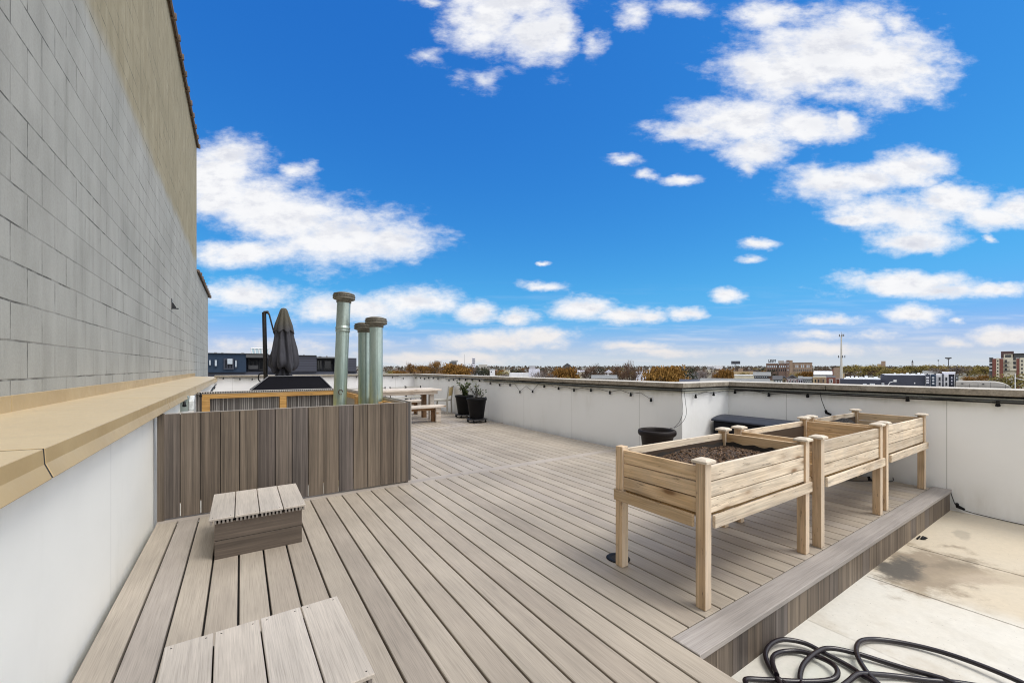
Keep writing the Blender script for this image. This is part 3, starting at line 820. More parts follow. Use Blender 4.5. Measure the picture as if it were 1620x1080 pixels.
# ---- dining table, benches, chairs
tb = thing('dining_table', 'long bleached wooden dining table behind the flues', 'table', (2.05, 9.35, 0))
b = MB()
for k in range(5): b.board(0, 2.05, k * .164, k * .164 + .158, .70, .745)
b.build('tabletop', M['table'], tb, .004)
MB().box(.08, 1.97, .06, .10, .62, .699).box(.08, 1.97, .72, .76, .62, .699).build('apron', M['table'], tb, .003)
for (lx, ly, mt) in ((1.80, .12, 'table'), (1.80, .60, 'table_dark'), (.14, .12, 'table'), (.14, .60, 'table_dark')):
    MB().box(lx, lx + .10, ly, ly + .12, 0.001, .699).build('leg', M[mt], tb, .005)
def bench(loc, label):
    o = thing('wooden_bench', label, 'bench', loc, 0, 'backless benches at the long table')
    b = MB()
    for k in range(2): b.board(0, 1.95, k * .18, k * .18 + .174, .34, .385)
    b.build('seat', M['table'], o, .004)
    for lx in (.14, 1.72):
        MB().box(lx, lx + .12, .03, .10, .0, .339).build('leg', M['table'], o, .005)
        MB().box(lx - .02, lx + .10, .24, .31, .0, .339).build('leg', M['table_dark'], o, .005)
    MB().box(.1, 1.85, .16, .20, .27, .338).build('stretcher', M['table_dark'], o, .004)
    return o
bench((2.05, 8.88, 0.001), 'bleached bench on the near side of the long table')
bench((2.25, 10.60, 0.001), 'bleached bench on the far side of the long table')

def chair(loc, rz, label):
    """faces local -X; back on the +X side"""
    o = thing('dining_chair', label, 'chair', loc, rz)
    fr = MB()
    for y in (-.22, .22):
        MB().tube([(.21, y, 0), (.20, y, .38), (.255, y, .76)], [.023, .023, .019], 8).build('leg', M['alu'], o)
        MB().tube([(-.22, y, 0), (-.205, y, .365)], .023, 8).build('leg', M['alu'], o)
        fr.bar((-.205, y, .365), (.20, y, .365), .011)
    fr.bar((-.205, -.225, .365), (-.205, .225, .365), .011).bar((.2, -.225, .365), (.2, .225, .365), .011)
    MB().bar((.252, -.22, .73), (.252, .22, .73), .011).build('back_rail', M['alu'], o)
    fr.build('seat_frame', M['alu'], o)
    MB().board(-.22, .215, -.215, .215, .372, .392).build('seat', flat('pale_seat', (.42, .40, .36)), o, .006)
    b = MB(); b.add([(.212, -.21, .49), (.212, .21, .49), (.246, .21, .73), (.246, -.21, .73), (.226, -.21, .488), (.226, .21, .488), (.26, .21, .728), (.26, -.21, .728)],
                    [(0, 1, 2, 3), (7, 6, 5, 4), (0, 4, 5, 1), (1, 5, 6, 2), (2, 6, 7, 3), (3, 7, 4, 0)]); b.build('backrest', M['mesh_back'], o)
    return o
chair((4.66, 10.60, 0.001), R(-40), 'grey metal chair with a beige back at the end of the table')
def slat_chair(loc, label):
    o = thing('slatted_chair', label, 'chair', loc, 0, 'grey slat-back chairs behind the table')
    for x in (-.24, .24):
        MB().tube([(x, .20, 0), (x, .19, .37), (x, .24, .70)], .016, 8).build('leg', M['dark_metal'], o)
        MB().tube([(x, -.20, 0), (x, -.19, .36)], .016, 8).build('leg', M['dark_metal'], o)
    b = MB()
    for k in range(4): b.box(-.25, .25, .20 + k * .012, .222 + k * .012, .43 + k * .075, .455 + k * .075)
    b.build('backrest', M['alu'], o)
    b = MB()
    for k in range(5): b.box(-.25, .25, -.2 + k * .085, -.13 + k * .085, .365, .385)
    b.build('seat', M['alu'], o)
    return o
sc0 = slat_chair((2.70, 11.9, 0.001), 'grey slat-back chair behind the table, seen between the flues')
dup(sc0, (3.30, 11.92, 0.001), 0, 'grey slat-back chair behind the table, just right of the flues')
dup(sc0, (3.92, 11.9, 0.001), 0, 'grey slat-back chair behind the table, near the beige-backed chair')
dup(sc0, (4.45, 12.2, 0.001), R(-8), 'grey slat-back chair furthest right behind the table')

# ---- closed cantilever umbrella
um = thing('cantilever_umbrella', 'closed charcoal cantilever umbrella beside its dark pole', 'umbrella', (.46, 10.47, 0))
MB().tube([(.02, 0, .0), (-.01, 0, 1.3), (-.035, .01, 2.47)], [.045, .045, .042], 10).build('pole', M['pole'], um)
MB().box(-.32, .32, -.32, .32, .002, .06).box(-.08, .08, -.08, .08, .0605, .16).build('base', M['dark_metal'], um, .01)
MB().tube([(-.035, .01, 2.46), (.03, -.02, 2.475), (.06, -.05, 2.42), (.14, -.10, 2.05), (.20, -.14, 1.86)], [.04, .035, .018, .016, .014], 8).build('arm', M['pole'], um)
pts = [(-.09 - .055 * math.sin(t), -.03, 1.05 + .09 * math.cos(t)) for t in [i * math.pi / 8 for i in range(9)]]
MB().tube([(-.02, -.03, 1.14)] + pts + [(-.02, -.03, .96)], .013, 8).build('crank_handle', M['black'], um)
cx0, cy0 = .325, -.21
ca = MB()
def pleat(t, z):
    k = 1.0 if z > 1.95 else .72
    f = abs(math.sin(4 * t + .5 * math.sin(3 * z))) ** .7
    return .74 + .56 * k * f + .09 * math.sin(3 * t + 5 * z) + .05 * math.sin(19 * t + 4 * z)
ca.lathe([(.07, 1.265), (.085, 1.30), (.19, 1.215), (.24, 1.27), (.262, 1.37), (.245, 1.50), (.21, 1.70), (.168, 1.93), (.13, 2.2)], 128, cx0, cy0, mod=pleat, zmod=lambda t, z: .05 * math.sin(3 * t + 1) + .03 * math.sin(7 * t) if z < 1.6 and z != 1.265 else 0)
ca.lathe([(.17, .99), (.125, 1.13), (.08, 1.262)], 80, cx0 + .0, cy0, mod=lambda t, z: 1 + .25 * math.cos(8 * t))
ca.build('canopy', M['canvas'], um)
MB().lathe([(.172, 2.065), (.170, 2.085), (.145, 2.2), (.10, 2.40), (.07, 2.51), (.045, 2.555), (.001, 2.568)], 96, cx0, cy0, mod=lambda t, z: .92 + (.34 if z < 2.3 else .22) * abs(math.sin(4 * t + .5)) ** .8, zmod=lambda t, z: (-.055 * abs(math.sin(4 * t + .5)) ** 2 - .02 * math.sin(t)) if z < 2.1 else 0).build('top_flap', M['canvas'], um)
MB().lathe([(.098, 1.25), (.105, 1.262), (.104, 1.285), (.098, 1.295)], 32, cx0, cy0).build('strap', M['black'], um)
for k in range(8):
    a = k * math.pi / 4
    MB().bar((cx0 + .07 * math.cos(a), cy0 + .07 * math.sin(a), 1.26), (cx0 + .12 * math.cos(a), cy0 + .12 * math.sin(a), .98), .009, None, 6).build('rib', M['pole'], um)

# ---- covered grill
gr = thing('grill', 'black grill with a wide trapezoid hood behind the rear screen', 'grill', (.78, 8.55, 0))
b = MB()
b.add([(-.66, -.26, .865), (.66, -.26, .865), (.66, .30, .865), (-.66, .30, .865), (-.37, -.04, 1.105), (.47, -.04, 1.105), (.47, .2, 1.105), (-.37, .2, 1.105)],
      [(0, 3, 2, 1), (0, 1, 5, 4), (1, 2, 6, 5), (2, 3, 7, 6), (3, 0, 4, 7), (4, 5, 6, 7)])
b.build('hood', plain('black_enamel', (.004, .004, .007), .6, 0, .2, 8, 0, .06), gr, .02, 3)
e = MB()
for p, q in (((-.66, -.265, .868), (-.37, -.047, 1.108)), ((.66, -.265, .868), (.47, -.047, 1.108)), ((-.37, -.047, 1.108), (.47, -.047, 1.108))):
    e.bar(p, q, .009, None, 6)
e.build('trim', plain('grey_trim', (.14, .14, .15), .4, .5), gr)
MB().box(-.62, .62, -.24, .28, .12, .862).build('body', M['black'], gr, .01)
MB().box(-.58, -.52, -.2, .24, .002, .118).box(.52, .58, -.2, .24, .002, .118).build('foot', M['black'], gr)

# ---- hose on the lower roof
hz = -.199
def smooth_path(pts, n=8):
    out = []
    P = [Vector(p) for p in pts]
    for i in range(len(P) - 1):
        p0, p1, p2, p3 = P[max(i - 1, 0)], P[i], P[i + 1], P[min(i + 2, len(P) - 1)]
        for k in range(n):
            t = k / n
            out.append(.5 * ((2 * p1) + (p2 - p0) * t + (2 * p0 - 5 * p1 + 4 * p2 - p3) * t * t + (3 * p1 - p0 - 3 * p2 + p3) * t ** 3))
    return out + [P[-1]]
A = [(2.93, .05), (2.98, .2), (3.006, .322), (3.018, .447), (3.005, .575), (2.94, .705), (2.857, .784), (2.764, .813), (2.661, .802), (2.576, .769), (2.511, .721), (2.474, .672), (2.43, .60), (2.38, .50),
     (2.40, .36), (2.55, .30), (2.70, .36), (2.745, .47), (2.745, .538), (2.714, .617), (2.674, .704), (2.623, .794), (2.549, .873), (2.463, .899), (2.324, .904), (2.234, .888), (2.182, .864), (2.15, .82), (2.18, .74),
     (2.27, .66), (2.40, .62), (2.452, .686), (2.47, .719), (2.501, .787), (2.503, .881), (2.493, .969), (2.421, 1.038), (2.327, 1.058), (2.232, 1.043), (2.164, .994), (2.122, .934),
     (2.10, .85), (2.05, .80), (1.95, .82), (1.90, .90), (1.958, 1.005), (2.05, .965), (2.169, .882), (2.253, .823), (2.316, .786), (2.369, .785), (2.413, .815), (2.431, .872), (2.414, .956), (2.35, 1.007), (2.268, 1.019), (2.191, .991), (2.115, .939)]
B = [(2.10, .93), (2.05, .86), (2.12, .78), (2.25, .76), (2.364, .744), (2.445, .733), (2.506, .701), (2.614, .627), (2.698, .548), (2.80, .44), (2.88, .30), (2.9, .1)]
hp = []
for i, (x_, y_) in enumerate(A):
    hp.append((x_, y_, hz + .011 + .010 * math.sin(i * .9)))
ho = tag(MB().tube(smooth_path(hp, 6), .0118, 10).tube(smooth_path([(x_, y_, hz + .006 + .008 * math.sin(i * 1.3 + 1)) for i, (x_, y_) in enumerate(B)], 6), .0118, 10).build('garden_hose', M['rubber']),
         'loose loops of black garden hose on the stained white roof', 'hose')

# ---- festoon lights
def string_light(label, path, socks, zc=.945, off=(0, 0)):
    """path: supporting cable; socks: (x,y,z) of each lamp socket"""
    o = thing('string_light', label, 'string lights', (0, 0, 0), 0, 'festoon lights along the parapets')
    c = MB()
    for p in path: c.tube(p, .0085, 6)
    for i, s_ in enumerate(socks):
        sv = Vector(s_)
        if i + 1 < len(socks):
            nx = Vector(socks[i + 1]); dd = (nx - sv).length
            if dd < .9:
                a = sv.lerp(nx, .5); a.z = max(sv.z, nx.z) + (zc - max(sv.z, nx.z)) * rnd.uniform(.2, .8)
                c.tube([sv, a, nx], .0032, 5)
    c.build('cable', M['cable'], o)
    for s_ in socks:
        x_, y_, z_ = s_
        k = MB(); k.lathe([(.001, z_ + .02), (.011, z_ + .018), (.014, z_ - .012), (.018, z_ - .016), (.018, z_ - .034), (.001, z_ - .038)], 10, x_, y_)
        k.build('lamp_socket', M['black'], o)
    return o
s1 = [(5.006, y, z) for y, z in ((8.56, .90), (8.13, .875), (7.69, .89), (7.30, .755), (6.84, .785), (6.455, .908), (6.01, .885), (5.58, .873), (5.15, .89), (4.717, .871), (4.288, .863), (3.914, .806))]
string_light('festoon lights drooping along the near stretch of the right parapet', [[(4.997, 8.9, .955), (4.994, 7.5, .951), (4.998, 6, .953), (4.993, 4.8, .949), (4.996, 3.39, .952)], [(4.99, 7.2, .963), (4.985, 5.5, .940), (4.99, 3.39, .958)]], s1)
s2 = [(5.009, y, z) for y, z in ((13.6, .93), (13.17, .929), (12.82, .914), (12.465, .945), (12.08, .945), (11.71, .935), (10.92, .914), (10.62, .934), (10.256, .95), (9.87, .95), (9.5, .96), (9.1, .95))]
string_light('festoon lights on the far stretch of the right parapet, beyond the tubs', [[(5.0, 13.75, .985), (4.999, 11, .98), (4.998, 8.92, .975)]], s2, .97)
s3 = [(5.28, 3.38, .88), (5.72, 3.38, .895), (6.145, 3.30, .915), (6.147, 2.83, .90), (6.147, 2.36, .915), (6.148, 1.4, .93), (6.148, .75, .925)]
string_light('festoon lights from the wall corner along the wall behind the planters', [[(4.998, 3.374, .952), (5.5, 3.372, .950), (6.13, 3.374, .953)], [(6.125, 3.37, .95), (6.126, 2, .952), (6.124, 0, .949), (6.126, -3, .952)], [(6.135, 3.3, .935), (6.14, 1, .928), (6.138, -3, .93)]], s3)
s4 = [(-.40, 13.745, .985), (-.02, 13.74, .955), (.27, 13.74, .948), (1.1, 13.745, .96), (2.0, 13.745, .975), (3.1, 13.745, .975), (4.25, 13.745, .95), (4.62, 13.745, .905)]
string_light('festoon lights across the wall at the far end of the deck', [[(-.5, 13.747, .99), (1.5, 13.746, .985), (5.0, 13.746, .988)]], s4, .985)
s5 = [(-.50, 11.6, .84), (-.49, 11.2, .83), (-.50, 10.8, .82), (-.49, 10.3, .80), (-.50, 9.8, .77), (-.50, 9.2, .74), (-.505, 5.62, .885), (-.50, 7.7, .865)]
string_light('dark bundle of festoon lights hanging below the left ledge', [[(-.50, 12.2, .86), (-.49, 11.2, .84), (-.50, 10.4, .815), (-.49, 9.7, .77)], [(-.48, 12.0, .87), (-.50, 10.9, .83), (-.485, 10.1, .79)]], s5, .86)

# loose cables
def wire(label, pts, r=.0045, plug=None):
    o = MB().tube(smooth_path(pts, 6), r, 6).build('power_cord', M['cable'])
    tag(o, label, 'cable')
    if plug:
        MB().tube([Vector(plug) + Vector((-.02, 0, .03)), Vector(plug), Vector(plug) + Vector((.0, -.05, -.02))], [.014, .018, .012], 8).build('plug', M['black'], o)
    return o
wire('thin twin cable hanging from the wall corner down to the empty pot', [(4.985, 3.40, .95), (4.98, 3.385, .80), (4.975, 3.375, .66), (4.95, 3.40, .55), (4.90, 3.44, .47), (4.82, 3.46, .452)], .003)
wire('second thin cable bowing away from the wall corner beside the empty pot', [(5.0, 3.37, .95), (5.015, 3.36, .8), (5.01, 3.345, .64), (4.96, 3.38, .52), (4.86, 3.43, .455)], .003)
wire('black cord hanging from the coping with its plug above the storage box', [(6.13, 2.215, .95), (6.14, 2.20, .85), (6.15, 2.16, .72)], .004, (6.15, 2.155, .70))
wire('thin cord with a black connector running from the deck end along the wall foot', [(6.12, 1.063, -.02), (6.15, 1.055, -.08), (6.155, 1.03, -.15), (6.15, .96, -.185), (6.155, .83, -.2), (6.15, .6, -.208), (6.15, .2, -.209), (6.14, -1, -.208)], .004, (6.148, 1.02, -.155))
wire('black cord lying on the deck under the farthest planter', [(5.35, 2.3, .006), (5.62, 1.85, .006), (5.9, 1.62, .006), (6.02, 1.50, .012), (6.14, 1.52, .03)], .004, (5.90, 1.66, .012))
wl = tag(MB().tube([(4.90, 1.03, -.207), (4.93, 1.02, -.2), (4.95, 1.0, -.2)], [.006, .016, .004], 8).tube([(4.88, 1.05, -.208), (4.96, 1.05, -.205)], .007, 6).build('cable_clip', M['black']), 'small black clip lying at the foot of the deck skirt', 'clip')
# ================================================================== THE TOWN
# ---- terrain: one sheet to the horizon
vs, fs_ = [], []
radii = [20, 60, 120, 200, 280, 350, 450, 600, 800, 1050, 1400, 1800, 2200, 2800, 3600, 4700, 7000, 12000]
NA = 72
vs.append((0, 0, GROUND))
for r in radii:
    for k in range(NA):
        a = 2 * math.pi * k / NA
        vs.append((r * math.cos(a), r * math.sin(a), gz(r) + (1.5 * math.sin(3 * a + r * .002) if r > 900 else 0)))
fs_ += [(0, 1 + k, 1 + (k + 1) % NA) for k in range(NA)]
for i in range(len(radii) - 1):
    b0, b1 = 1 + i * NA, 1 + (i + 1) * NA
    fs_ += [(b0 + k, b1 + k, b1 + (k + 1) % NA, b0 + (k + 1) % NA) for k in range(NA)]
tag(MB().add(vs, fs_, .5, True).build('ground', M['ground']), kind='structure')

def coping_row(px):
    """row of the parapet's top edge: nothing below it can be seen"""
    if px < 1080: return 590 + (px - 600) / 480 * 15
    return 604 + max(0, px - 1150) / 470 * 12.5
# ---- trees, modelled once per kind at height 1 and copied
def tree_proto(kind, seed, nq, mat):
    rr = random.Random(seed)
    root = bpy.data.objects.new({'willow': 'willow_tree', 'bare': 'bare_tree', 'round': 'leafy_tree', 'dark': 'dark_tree'}[kind], None); col.objects.link(root)
    tr, cr = MB(), MB()
    tr.tube([(0, 0, -.03), (.01, 0, .18), (0, .01, .38)], [.035, .026, .018], 6)
    tips = []
    nl = 9
    for i in range(nl):
        a = i * 2.4 + rr.uniform(-.3, .3); el = rr.uniform(.35, 1.25)
        L = rr.uniform(.28, .5); z0 = rr.uniform(.2, .4)
        d = Vector((math.cos(a) * math.cos(el), math.sin(a) * math.cos(el), math.sin(el)))
        p0 = Vector((0, 0, z0)); p1 = p0 + d * L * .55; p2 = p0 + d * L + Vector((0, 0, .05))
        tr.tube([p0, p1, p2], [.014, .009, .004], 5); tips += [p1, p2]
        for j in range(3):
            q = p1.lerp(p2, rr.random()); e = q + (d + Vector((rr.uniform(-.8, .8), rr.uniform(-.8, .8), rr.uniform(-.1, .8)))).normalized() * rr.uniform(.1, .2)
            tr.tube([q, e], [.006, .002], 4); tips.append(e)
    tr.build('trunk', M['bark'], root)
    if kind in ('willow', 'round', 'dark'):
        for i in range(90):
            a = rr.uniform(0, 6.28); h_ = rr.uniform(.22 if kind == 'willow' else .12, .9); q = .46 * math.sqrt(max(.02, 1 - ((h_ - .35) / .6) ** 2)) * rr.uniform(.6, 1)
            tips.append(Vector((q * math.cos(a), q * math.sin(a), h_)))
    clumps = [(t_ + Vector((rr.uniform(-.06, .06), rr.uniform(-.06, .06), rr.uniform(-.05, .06))), rr.uniform(.06, .13), rr.random()) for t_ in tips for _ in range(2)]
    for _ in range(nq):
        c_, r_, t_ = rr.choice(clumps)
        o_ = Vector((rr.gauss(0, 1), rr.gauss(0, 1), rr.gauss(0, .8))) * r_ * .62
        p = c_ + o_
        if p.z < .12: continue
        if kind == 'willow': d = Vector((rr.uniform(-.4, .4), rr.uniform(-.4, .4), -1)); L, w = rr.uniform(.05, .11), rr.uniform(.010, .022)
        elif kind == 'bare': d = (p - Vector((0, 0, .25))).normalized() + Vector((rr.uniform(-.7, .7), rr.uniform(-.7, .7), rr.uniform(-.3, .8))); L, w = rr.uniform(.05, .12), rr.uniform(.004, .009)
        else: d = Vector((rr.uniform(-1, 1), rr.uniform(-1, 1), rr.uniform(-1, 1))); L, w = rr.uniform(.03, .06), rr.uniform(.012, .024)
        d.normalize(); s_ = d.cross(Vector((rr.uniform(-1, 1), rr.uniform(-1, 1), rr.uniform(-1, 1)))).normalized() * w
        tt = min(1, max(0, .25 + .5 * t_ + (p.z - .5) * .6 + rr.uniform(-.15, .15)))
        cr.add([p - s_, p + s_, p + d * L + s_ * .5, p + d * L - s_ * .5], [(0, 1, 2, 3)], tt)
    cr.build('crown', mat, root)
    return root
protos = {
    'orange': tree_proto('willow', 1, 2600, M['orange_tree']), 'brown': tree_proto('bare', 2, 1300, M['brown_tree']), 'grey': tree_proto('bare', 3, 1000, M['grey_tree']),
    'olive': tree_proto('round', 5, 1100, M['olive_tree']), 'dark': tree_proto('dark', 8, 900, M['dark_tree']), 'rust': tree_proto('bare', 13, 1600, M['orange_tree'])}
CAT = 'tree'
_first = set()
def tree(kind, px, dist, ytop, wpx, label, group=None):
    x_, y_ = far(px, dist); z_ = gz(dist)
    H = farz(ytop, dist) - z_; W = wpx / FPX * dist / .86
    if kind in _first: o = copy_tree(protos[kind])
    else: o = protos[kind]; _first.add(kind)
    o.location = (x_, y_, z_); o.rotation_euler = (0, 0, rnd.uniform(0, 6.28)); o.scale = (W, W, H)
    o['label'] = label; o['category'] = CAT
    if group: o['group'] = group
    elif 'group' in o: del o['group']
    return o
tree('rust', 650, 430, 573.5, 16, 'thin orange-brown tree sticking up at the left end of the orange tree row', 'orange trees beyond the far parapet')
tree('rust', 668, 420, 577, 26, 'rust-brown bushy tree, second from left in the orange tree row', 'orange trees beyond the far parapet')
tree('rust', 688, 410, 571, 26, 'tallest rust-orange tree below the brown tower block', 'orange trees beyond the far parapet')
tree('orange', 719, 380, 574, 44, 'broad golden willow right of the tallest rust-orange tree', 'golden willows in the town')
tree('brown', 741, 420, 578, 26, 'brown bare tree in front of the pale tower', 'bare trees in the town')
tree('dark', 762, 430, 580, 22, 'dark tree right of the pale tower', 'dark trees in the town')
tree('orange', 893, 215, 579, 42, 'golden-brown willow rising over the coping right of the white block', 'golden willows in the town')
tree('grey', 862, 200, 584, 42, 'pinkish grey bare tree against the white block', 'bare trees in the town')
tree('olive', 908, 190, 596, 34, 'low yellow-green bush beside the golden-brown willow', 'shrubs in the town')
tree('brown', 936, 300, 578, 36, 'dark brown bare tree right of the long cream shed', 'bare trees in the town')
tree('dark', 947, 310, 580, 22, 'dark tree tangled behind the brown bare tree near the gabled white house', 'dark trees in the town')
tree('brown', 980, 290, 579, 30, 'brown bare tree just right of the gabled white house', 'bare trees in the town')
tree('brown', 999, 250, 573.5, 30, 'tallest bare tree, spiky top above the horizon', 'bare trees in the town')
tree('orange', 1054, 210, 577, 64, 'largest golden willow, broad low dome near the parapet corner', 'golden willows in the town')
tree('dark', 1090, 240, 579, 28, 'dark leafless tree right of the largest willow', 'dark trees in the town')
tree('grey', 1116, 260, 583, 34, 'beige bare tree left of the small orange tree', 'bare trees in the town')
tree('orange', 1146, 230, 582, 28, 'small round orange tree left below the billboard', 'golden willows in the town')
tree('olive', 1180, 380, 588, 24, 'green hedge-like tree over the pale sheds', 'shrubs in the town')
tree('orange', 1277, 330, 586, 22, 'golden bush in front of the brick mill wing', 'golden willows in the town')
tree('olive', 1262, 335, 588, 20, 'olive bush at the foot of the mill wing', 'shrubs in the town')
for i, (px, d, yt, w) in enumerate(((1345, 520, 577, 34), (1366, 540, 576, 42), (1386, 530, 578, 34), (1408, 400, 583, 36), (1425, 600, 579, 42), (1452, 560, 577, 42), (1478, 590, 576, 42), (1530, 560, 578, 40), (1560, 520, 577, 36))):
    tree('olive', px, d, yt, w, 'yellow-green budding tree, number %s from the left in the hillside row right of the mast' % ('one two three four five six seven eight nine'.split()[i]), 'budding trees on the hillside')
tree('grey', 1505, 480, 578, 44, 'broad purple-grey bare tree below the T-shaped light mast', 'bare trees in the town')
tree('rust', 1570, 300, 592, 44, 'russet scrub tree in front of the red apartment block', 'scrub by the apartment block')
tree('rust', 1545, 310, 594, 34, 'russet scrub tree left of the red apartment block', 'scrub by the apartment block')
tree('olive', 1602, 180, 590, 50, 'olive-brown tree at the right edge below the cream apartments', 'scrub by the apartment block')
tree('dark', 1592, 200, 598, 18, 'dark shrub under the arched roof end at the right', 'dark trees in the town')
# anonymous trees further out
kinds = ['brown', 'grey', 'brown', 'dark', 'olive', 'grey', 'rust', 'brown']
names = {'brown': 'brown bare tree among the distant rooftops', 'grey': 'grey bare tree among the distant rooftops', 'dark': 'dark evergreen among the distant rooftops',
         'olive': 'budding yellow-green tree among the distant rooftops', 'rust': 'russet tree among the distant rooftops'}
for i in range(190):
    px = 612 + 1010 * (i + rnd.random()) / 190; d = rnd.uniform(430, 1000); k = rnd.choice(kinds)
    yt = 581 - (gz(d) + rnd.uniform(7, 12) - EYE) / d * FPX
    if yt > coping_row(px) - 2.5: continue
    tree(k, px, d, max(577.5, yt), rnd.uniform(12, 20) / d * FPX, names[k], 'trees among the distant rooftops')

# ---- woods on the horizon: nobody could count it
fw = MB(); rr = random.Random(5)
for i in range(2600):
    d = 700 + 3600 * (rr.random() ** 1.3); px = rr.uniform(330, 1760)
    x_, y_ = far(px, d); z_ = gz(d); H = rr.uniform(7, 14); W = rr.uniform(5, 9); sh = rr.random()
    for _ in range(11):
        a, b_, h_ = rr.uniform(-1, 1), rr.uniform(-1, 1), rr.random()
        k = math.sqrt(max(0, 1 - (2 * h_ - 1) ** 2)) * .8 + .2
        c_ = Vector((x_ + a * W * .6 * k, y_ + b_ * W * .6 * k, z_ + 1 + h_ * H * .9))
        s1 = Vector((rr.uniform(-1, 1), rr.uniform(-1, 1), rr.uniform(-.4, .4))) * W * .28; s2_ = Vector((rr.uniform(-.3, .3), rr.uniform(-.3, .3), 1)) * H * .13
        fw.add([c_ - s1 - s2_, c_ + s1 - s2_ * .7, c_ + s1 * .6 + s2_, c_ - s1 * .7 + s2_], [(0, 1, 2, 3)], min(1, max(0, sh * .6 + h_ * .4)))
tag(fw.build('far_woodland', M['far_wood']), 'band of brown-grey woodland along the horizon', 'woodland', kind='stuff')

# ---- buildings: rectangles given in the photo's bearings at their real distance
class B:
    def __init__(s, name, label, cat, dist, px, group=None):
        s.d, s.px, s.z = dist, px, gz(dist)
        s.a = math.atan((px - 810) / FPX); s.D = dist / math.cos(s.a)
        x_, y_ = far(px, dist); s.o = thing(name, label, cat, (x_, y_, s.z), -YAW - s.a, group)      # faces this way
    def X(s, px): return s.D * math.tan(math.atan((px - 810) / FPX) - s.a)
    def Z(s, py): return farz(py, s.d) - s.z
    def box(s, part, mat, x0, x1, y0, y1, f0=0.0, f1=10.0, parent=None):
        """columns x0..x1, rows y0 (top)..y1 (None: ground), from f0 to f1 metres behind the front"""
        z1 = s.Z(y0); z0 = 0 if y1 is None else s.Z(y1)
        return MB().box(s.X(x0), s.X(x1), f0, f1, z0, z1).build(part, M[mat], parent or s.o)
    def win(s, mat, x0, x1, y0, y1, trim=None, f=0.0, n=1):
        f_ = s.box('window', trim or mat, x0, x1, y0, y1, f - .12, f - .002)
        if trim:
            e = (x1 - x0) * .16; q = (y1 - y0) * .14; w = (x1 - x0 - e * (n + 1)) / n
            m_ = MB()
            for i in range(n):
                a = x0 + e + i * (w + e); m_.box(s.X(a), s.X(a + w), f - .16, f - .122, s.Z(y1 - q), s.Z(y0 + q))
            m_.build('pane', M[mat], f_)
    def gable(s, mat, x0, x1, ye, yr, f0, f1, over=.3, part='roof'):
        xa, xb = s.X(x0) - over, s.X(x1) + over; xm = (xa + xb) / 2; ze, zr = s.Z(ye), s.Z(yr)
        MB().prism([(xa, ze), (xb, ze), (xm, zr)], f0 - over, f1).build(part, M[mat], s.o)
    def pitch(s, mat, x0, x1, ye, yr, f0, f1):
        """roof sloping towards us"""
        m_ = (f0 + f1) / 2
        MB().prism_y([(f0, s.Z(ye)), (f1, s.Z(ye)), (m_, s.Z(yr))], s.X(x0), s.X(x1)).build('roof', M[mat], s.o)

# dark modern block across the street, behind the umbrella
b = B('modern_block', 'dark navy and slate modern building behind the umbrella, rooftop level', 'building', 46, 447)
b.box('wall', 'slate', 318, 565, 588, None, .3, 14)
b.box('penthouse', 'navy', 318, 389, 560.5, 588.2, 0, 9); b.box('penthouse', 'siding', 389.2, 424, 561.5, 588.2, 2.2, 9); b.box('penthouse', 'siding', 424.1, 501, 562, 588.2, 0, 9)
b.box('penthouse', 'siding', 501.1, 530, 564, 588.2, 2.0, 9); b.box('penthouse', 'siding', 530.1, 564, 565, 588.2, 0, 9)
b.box('canopy', 'dkgrey', 389, 424, 561, 566, -.1, 2.19); b.box('canopy', 'dkgrey', 501, 530.2, 563.6, 566.2, -.1, 1.99)
b.win('window_pale', 339.5, 344, 568.5, 580.5, 'navy'); b.win('window_pale', 331, 334, 569, 579, 'navy')
b.win('window_dark', 354, 370, 567.5, 584, 'slate', 0, 3); b.win('window_pale', 360.3, 368.2, 568, 576, None, -.17); b.win('window_pale', 372, 375, 569, 582, 'slate')
b.win('window_dark', 391, 406, 569, 583, 'dkgrey', 2.2, 2); b.win('window_dark', 408, 422, 568, 586, 'dkgrey', 2.2, 2); b.win('grey', 391, 407, 577.5, 583.5, None, 2.0)
b.win('window_dark', 503, 512, 567.5, 585, 'dkgrey', 2.0, 2); b.win('window_dark', 514, 528, 567.5, 586, 'dkgrey', 2.0, 1)
b.box('roof_edge', 'dkgrey', 318, 424.05, 559.6, 560.45, -.15, 9.1); b.box('roof_edge', 'dkgrey', 424.1, 501, 561.2, 561.95, -.15, 9.1)
b.box('vent', 'grey', 334, 337, 557.6, 559.55, 2, 3); b.box('vent', 'grey', 346, 348, 557.8, 559.55, 2, 3); b.box('vent', 'dkgrey', 352, 357, 558, 559.55, 4, 5); b.box('vent', 'grey', 482, 484, 558.8, 561.15, 3, 4)
b.box('vent', 'dkgrey', 508, 512, 561.6, 563.55, 3, 4); b.box('vent', 'grey', 520, 522, 560.6, 563.55, 3, 3.4); b.box('vent', 'grey', 379, 383, 557.8, 559.55, 2, 3)
for (x0, x1) in ((396, 404), (404.6, 412), (412.6, 424)):
    MB().add([(b.X(x0 - (2 if x0 == 396 else 0)), 3, b.Z(550)), (b.X(x1), 3, b.Z(550)), (b.X(x1), 3, b.Z(559.5)), (b.X(x0), 3, b.Z(559.5))], [(0, 1, 2, 3)]).build('glass_rail', M['rail_glass'], b.o)
fr = MB()
for xx in (394, 400, 407, 412.3, 418, 424): fr.bar((b.X(xx), 3.02, b.Z(549.6)), (b.X(396 + (xx - 394) * .93), 3.02, b.Z(559.5)), .07, None, 5)
fr.bar((b.X(394), 3.02, b.Z(549.8)), (b.X(424), 3.02, b.Z(550.5)), .07, None, 5); fr.build('rail_frame', M['trim'], b.o)

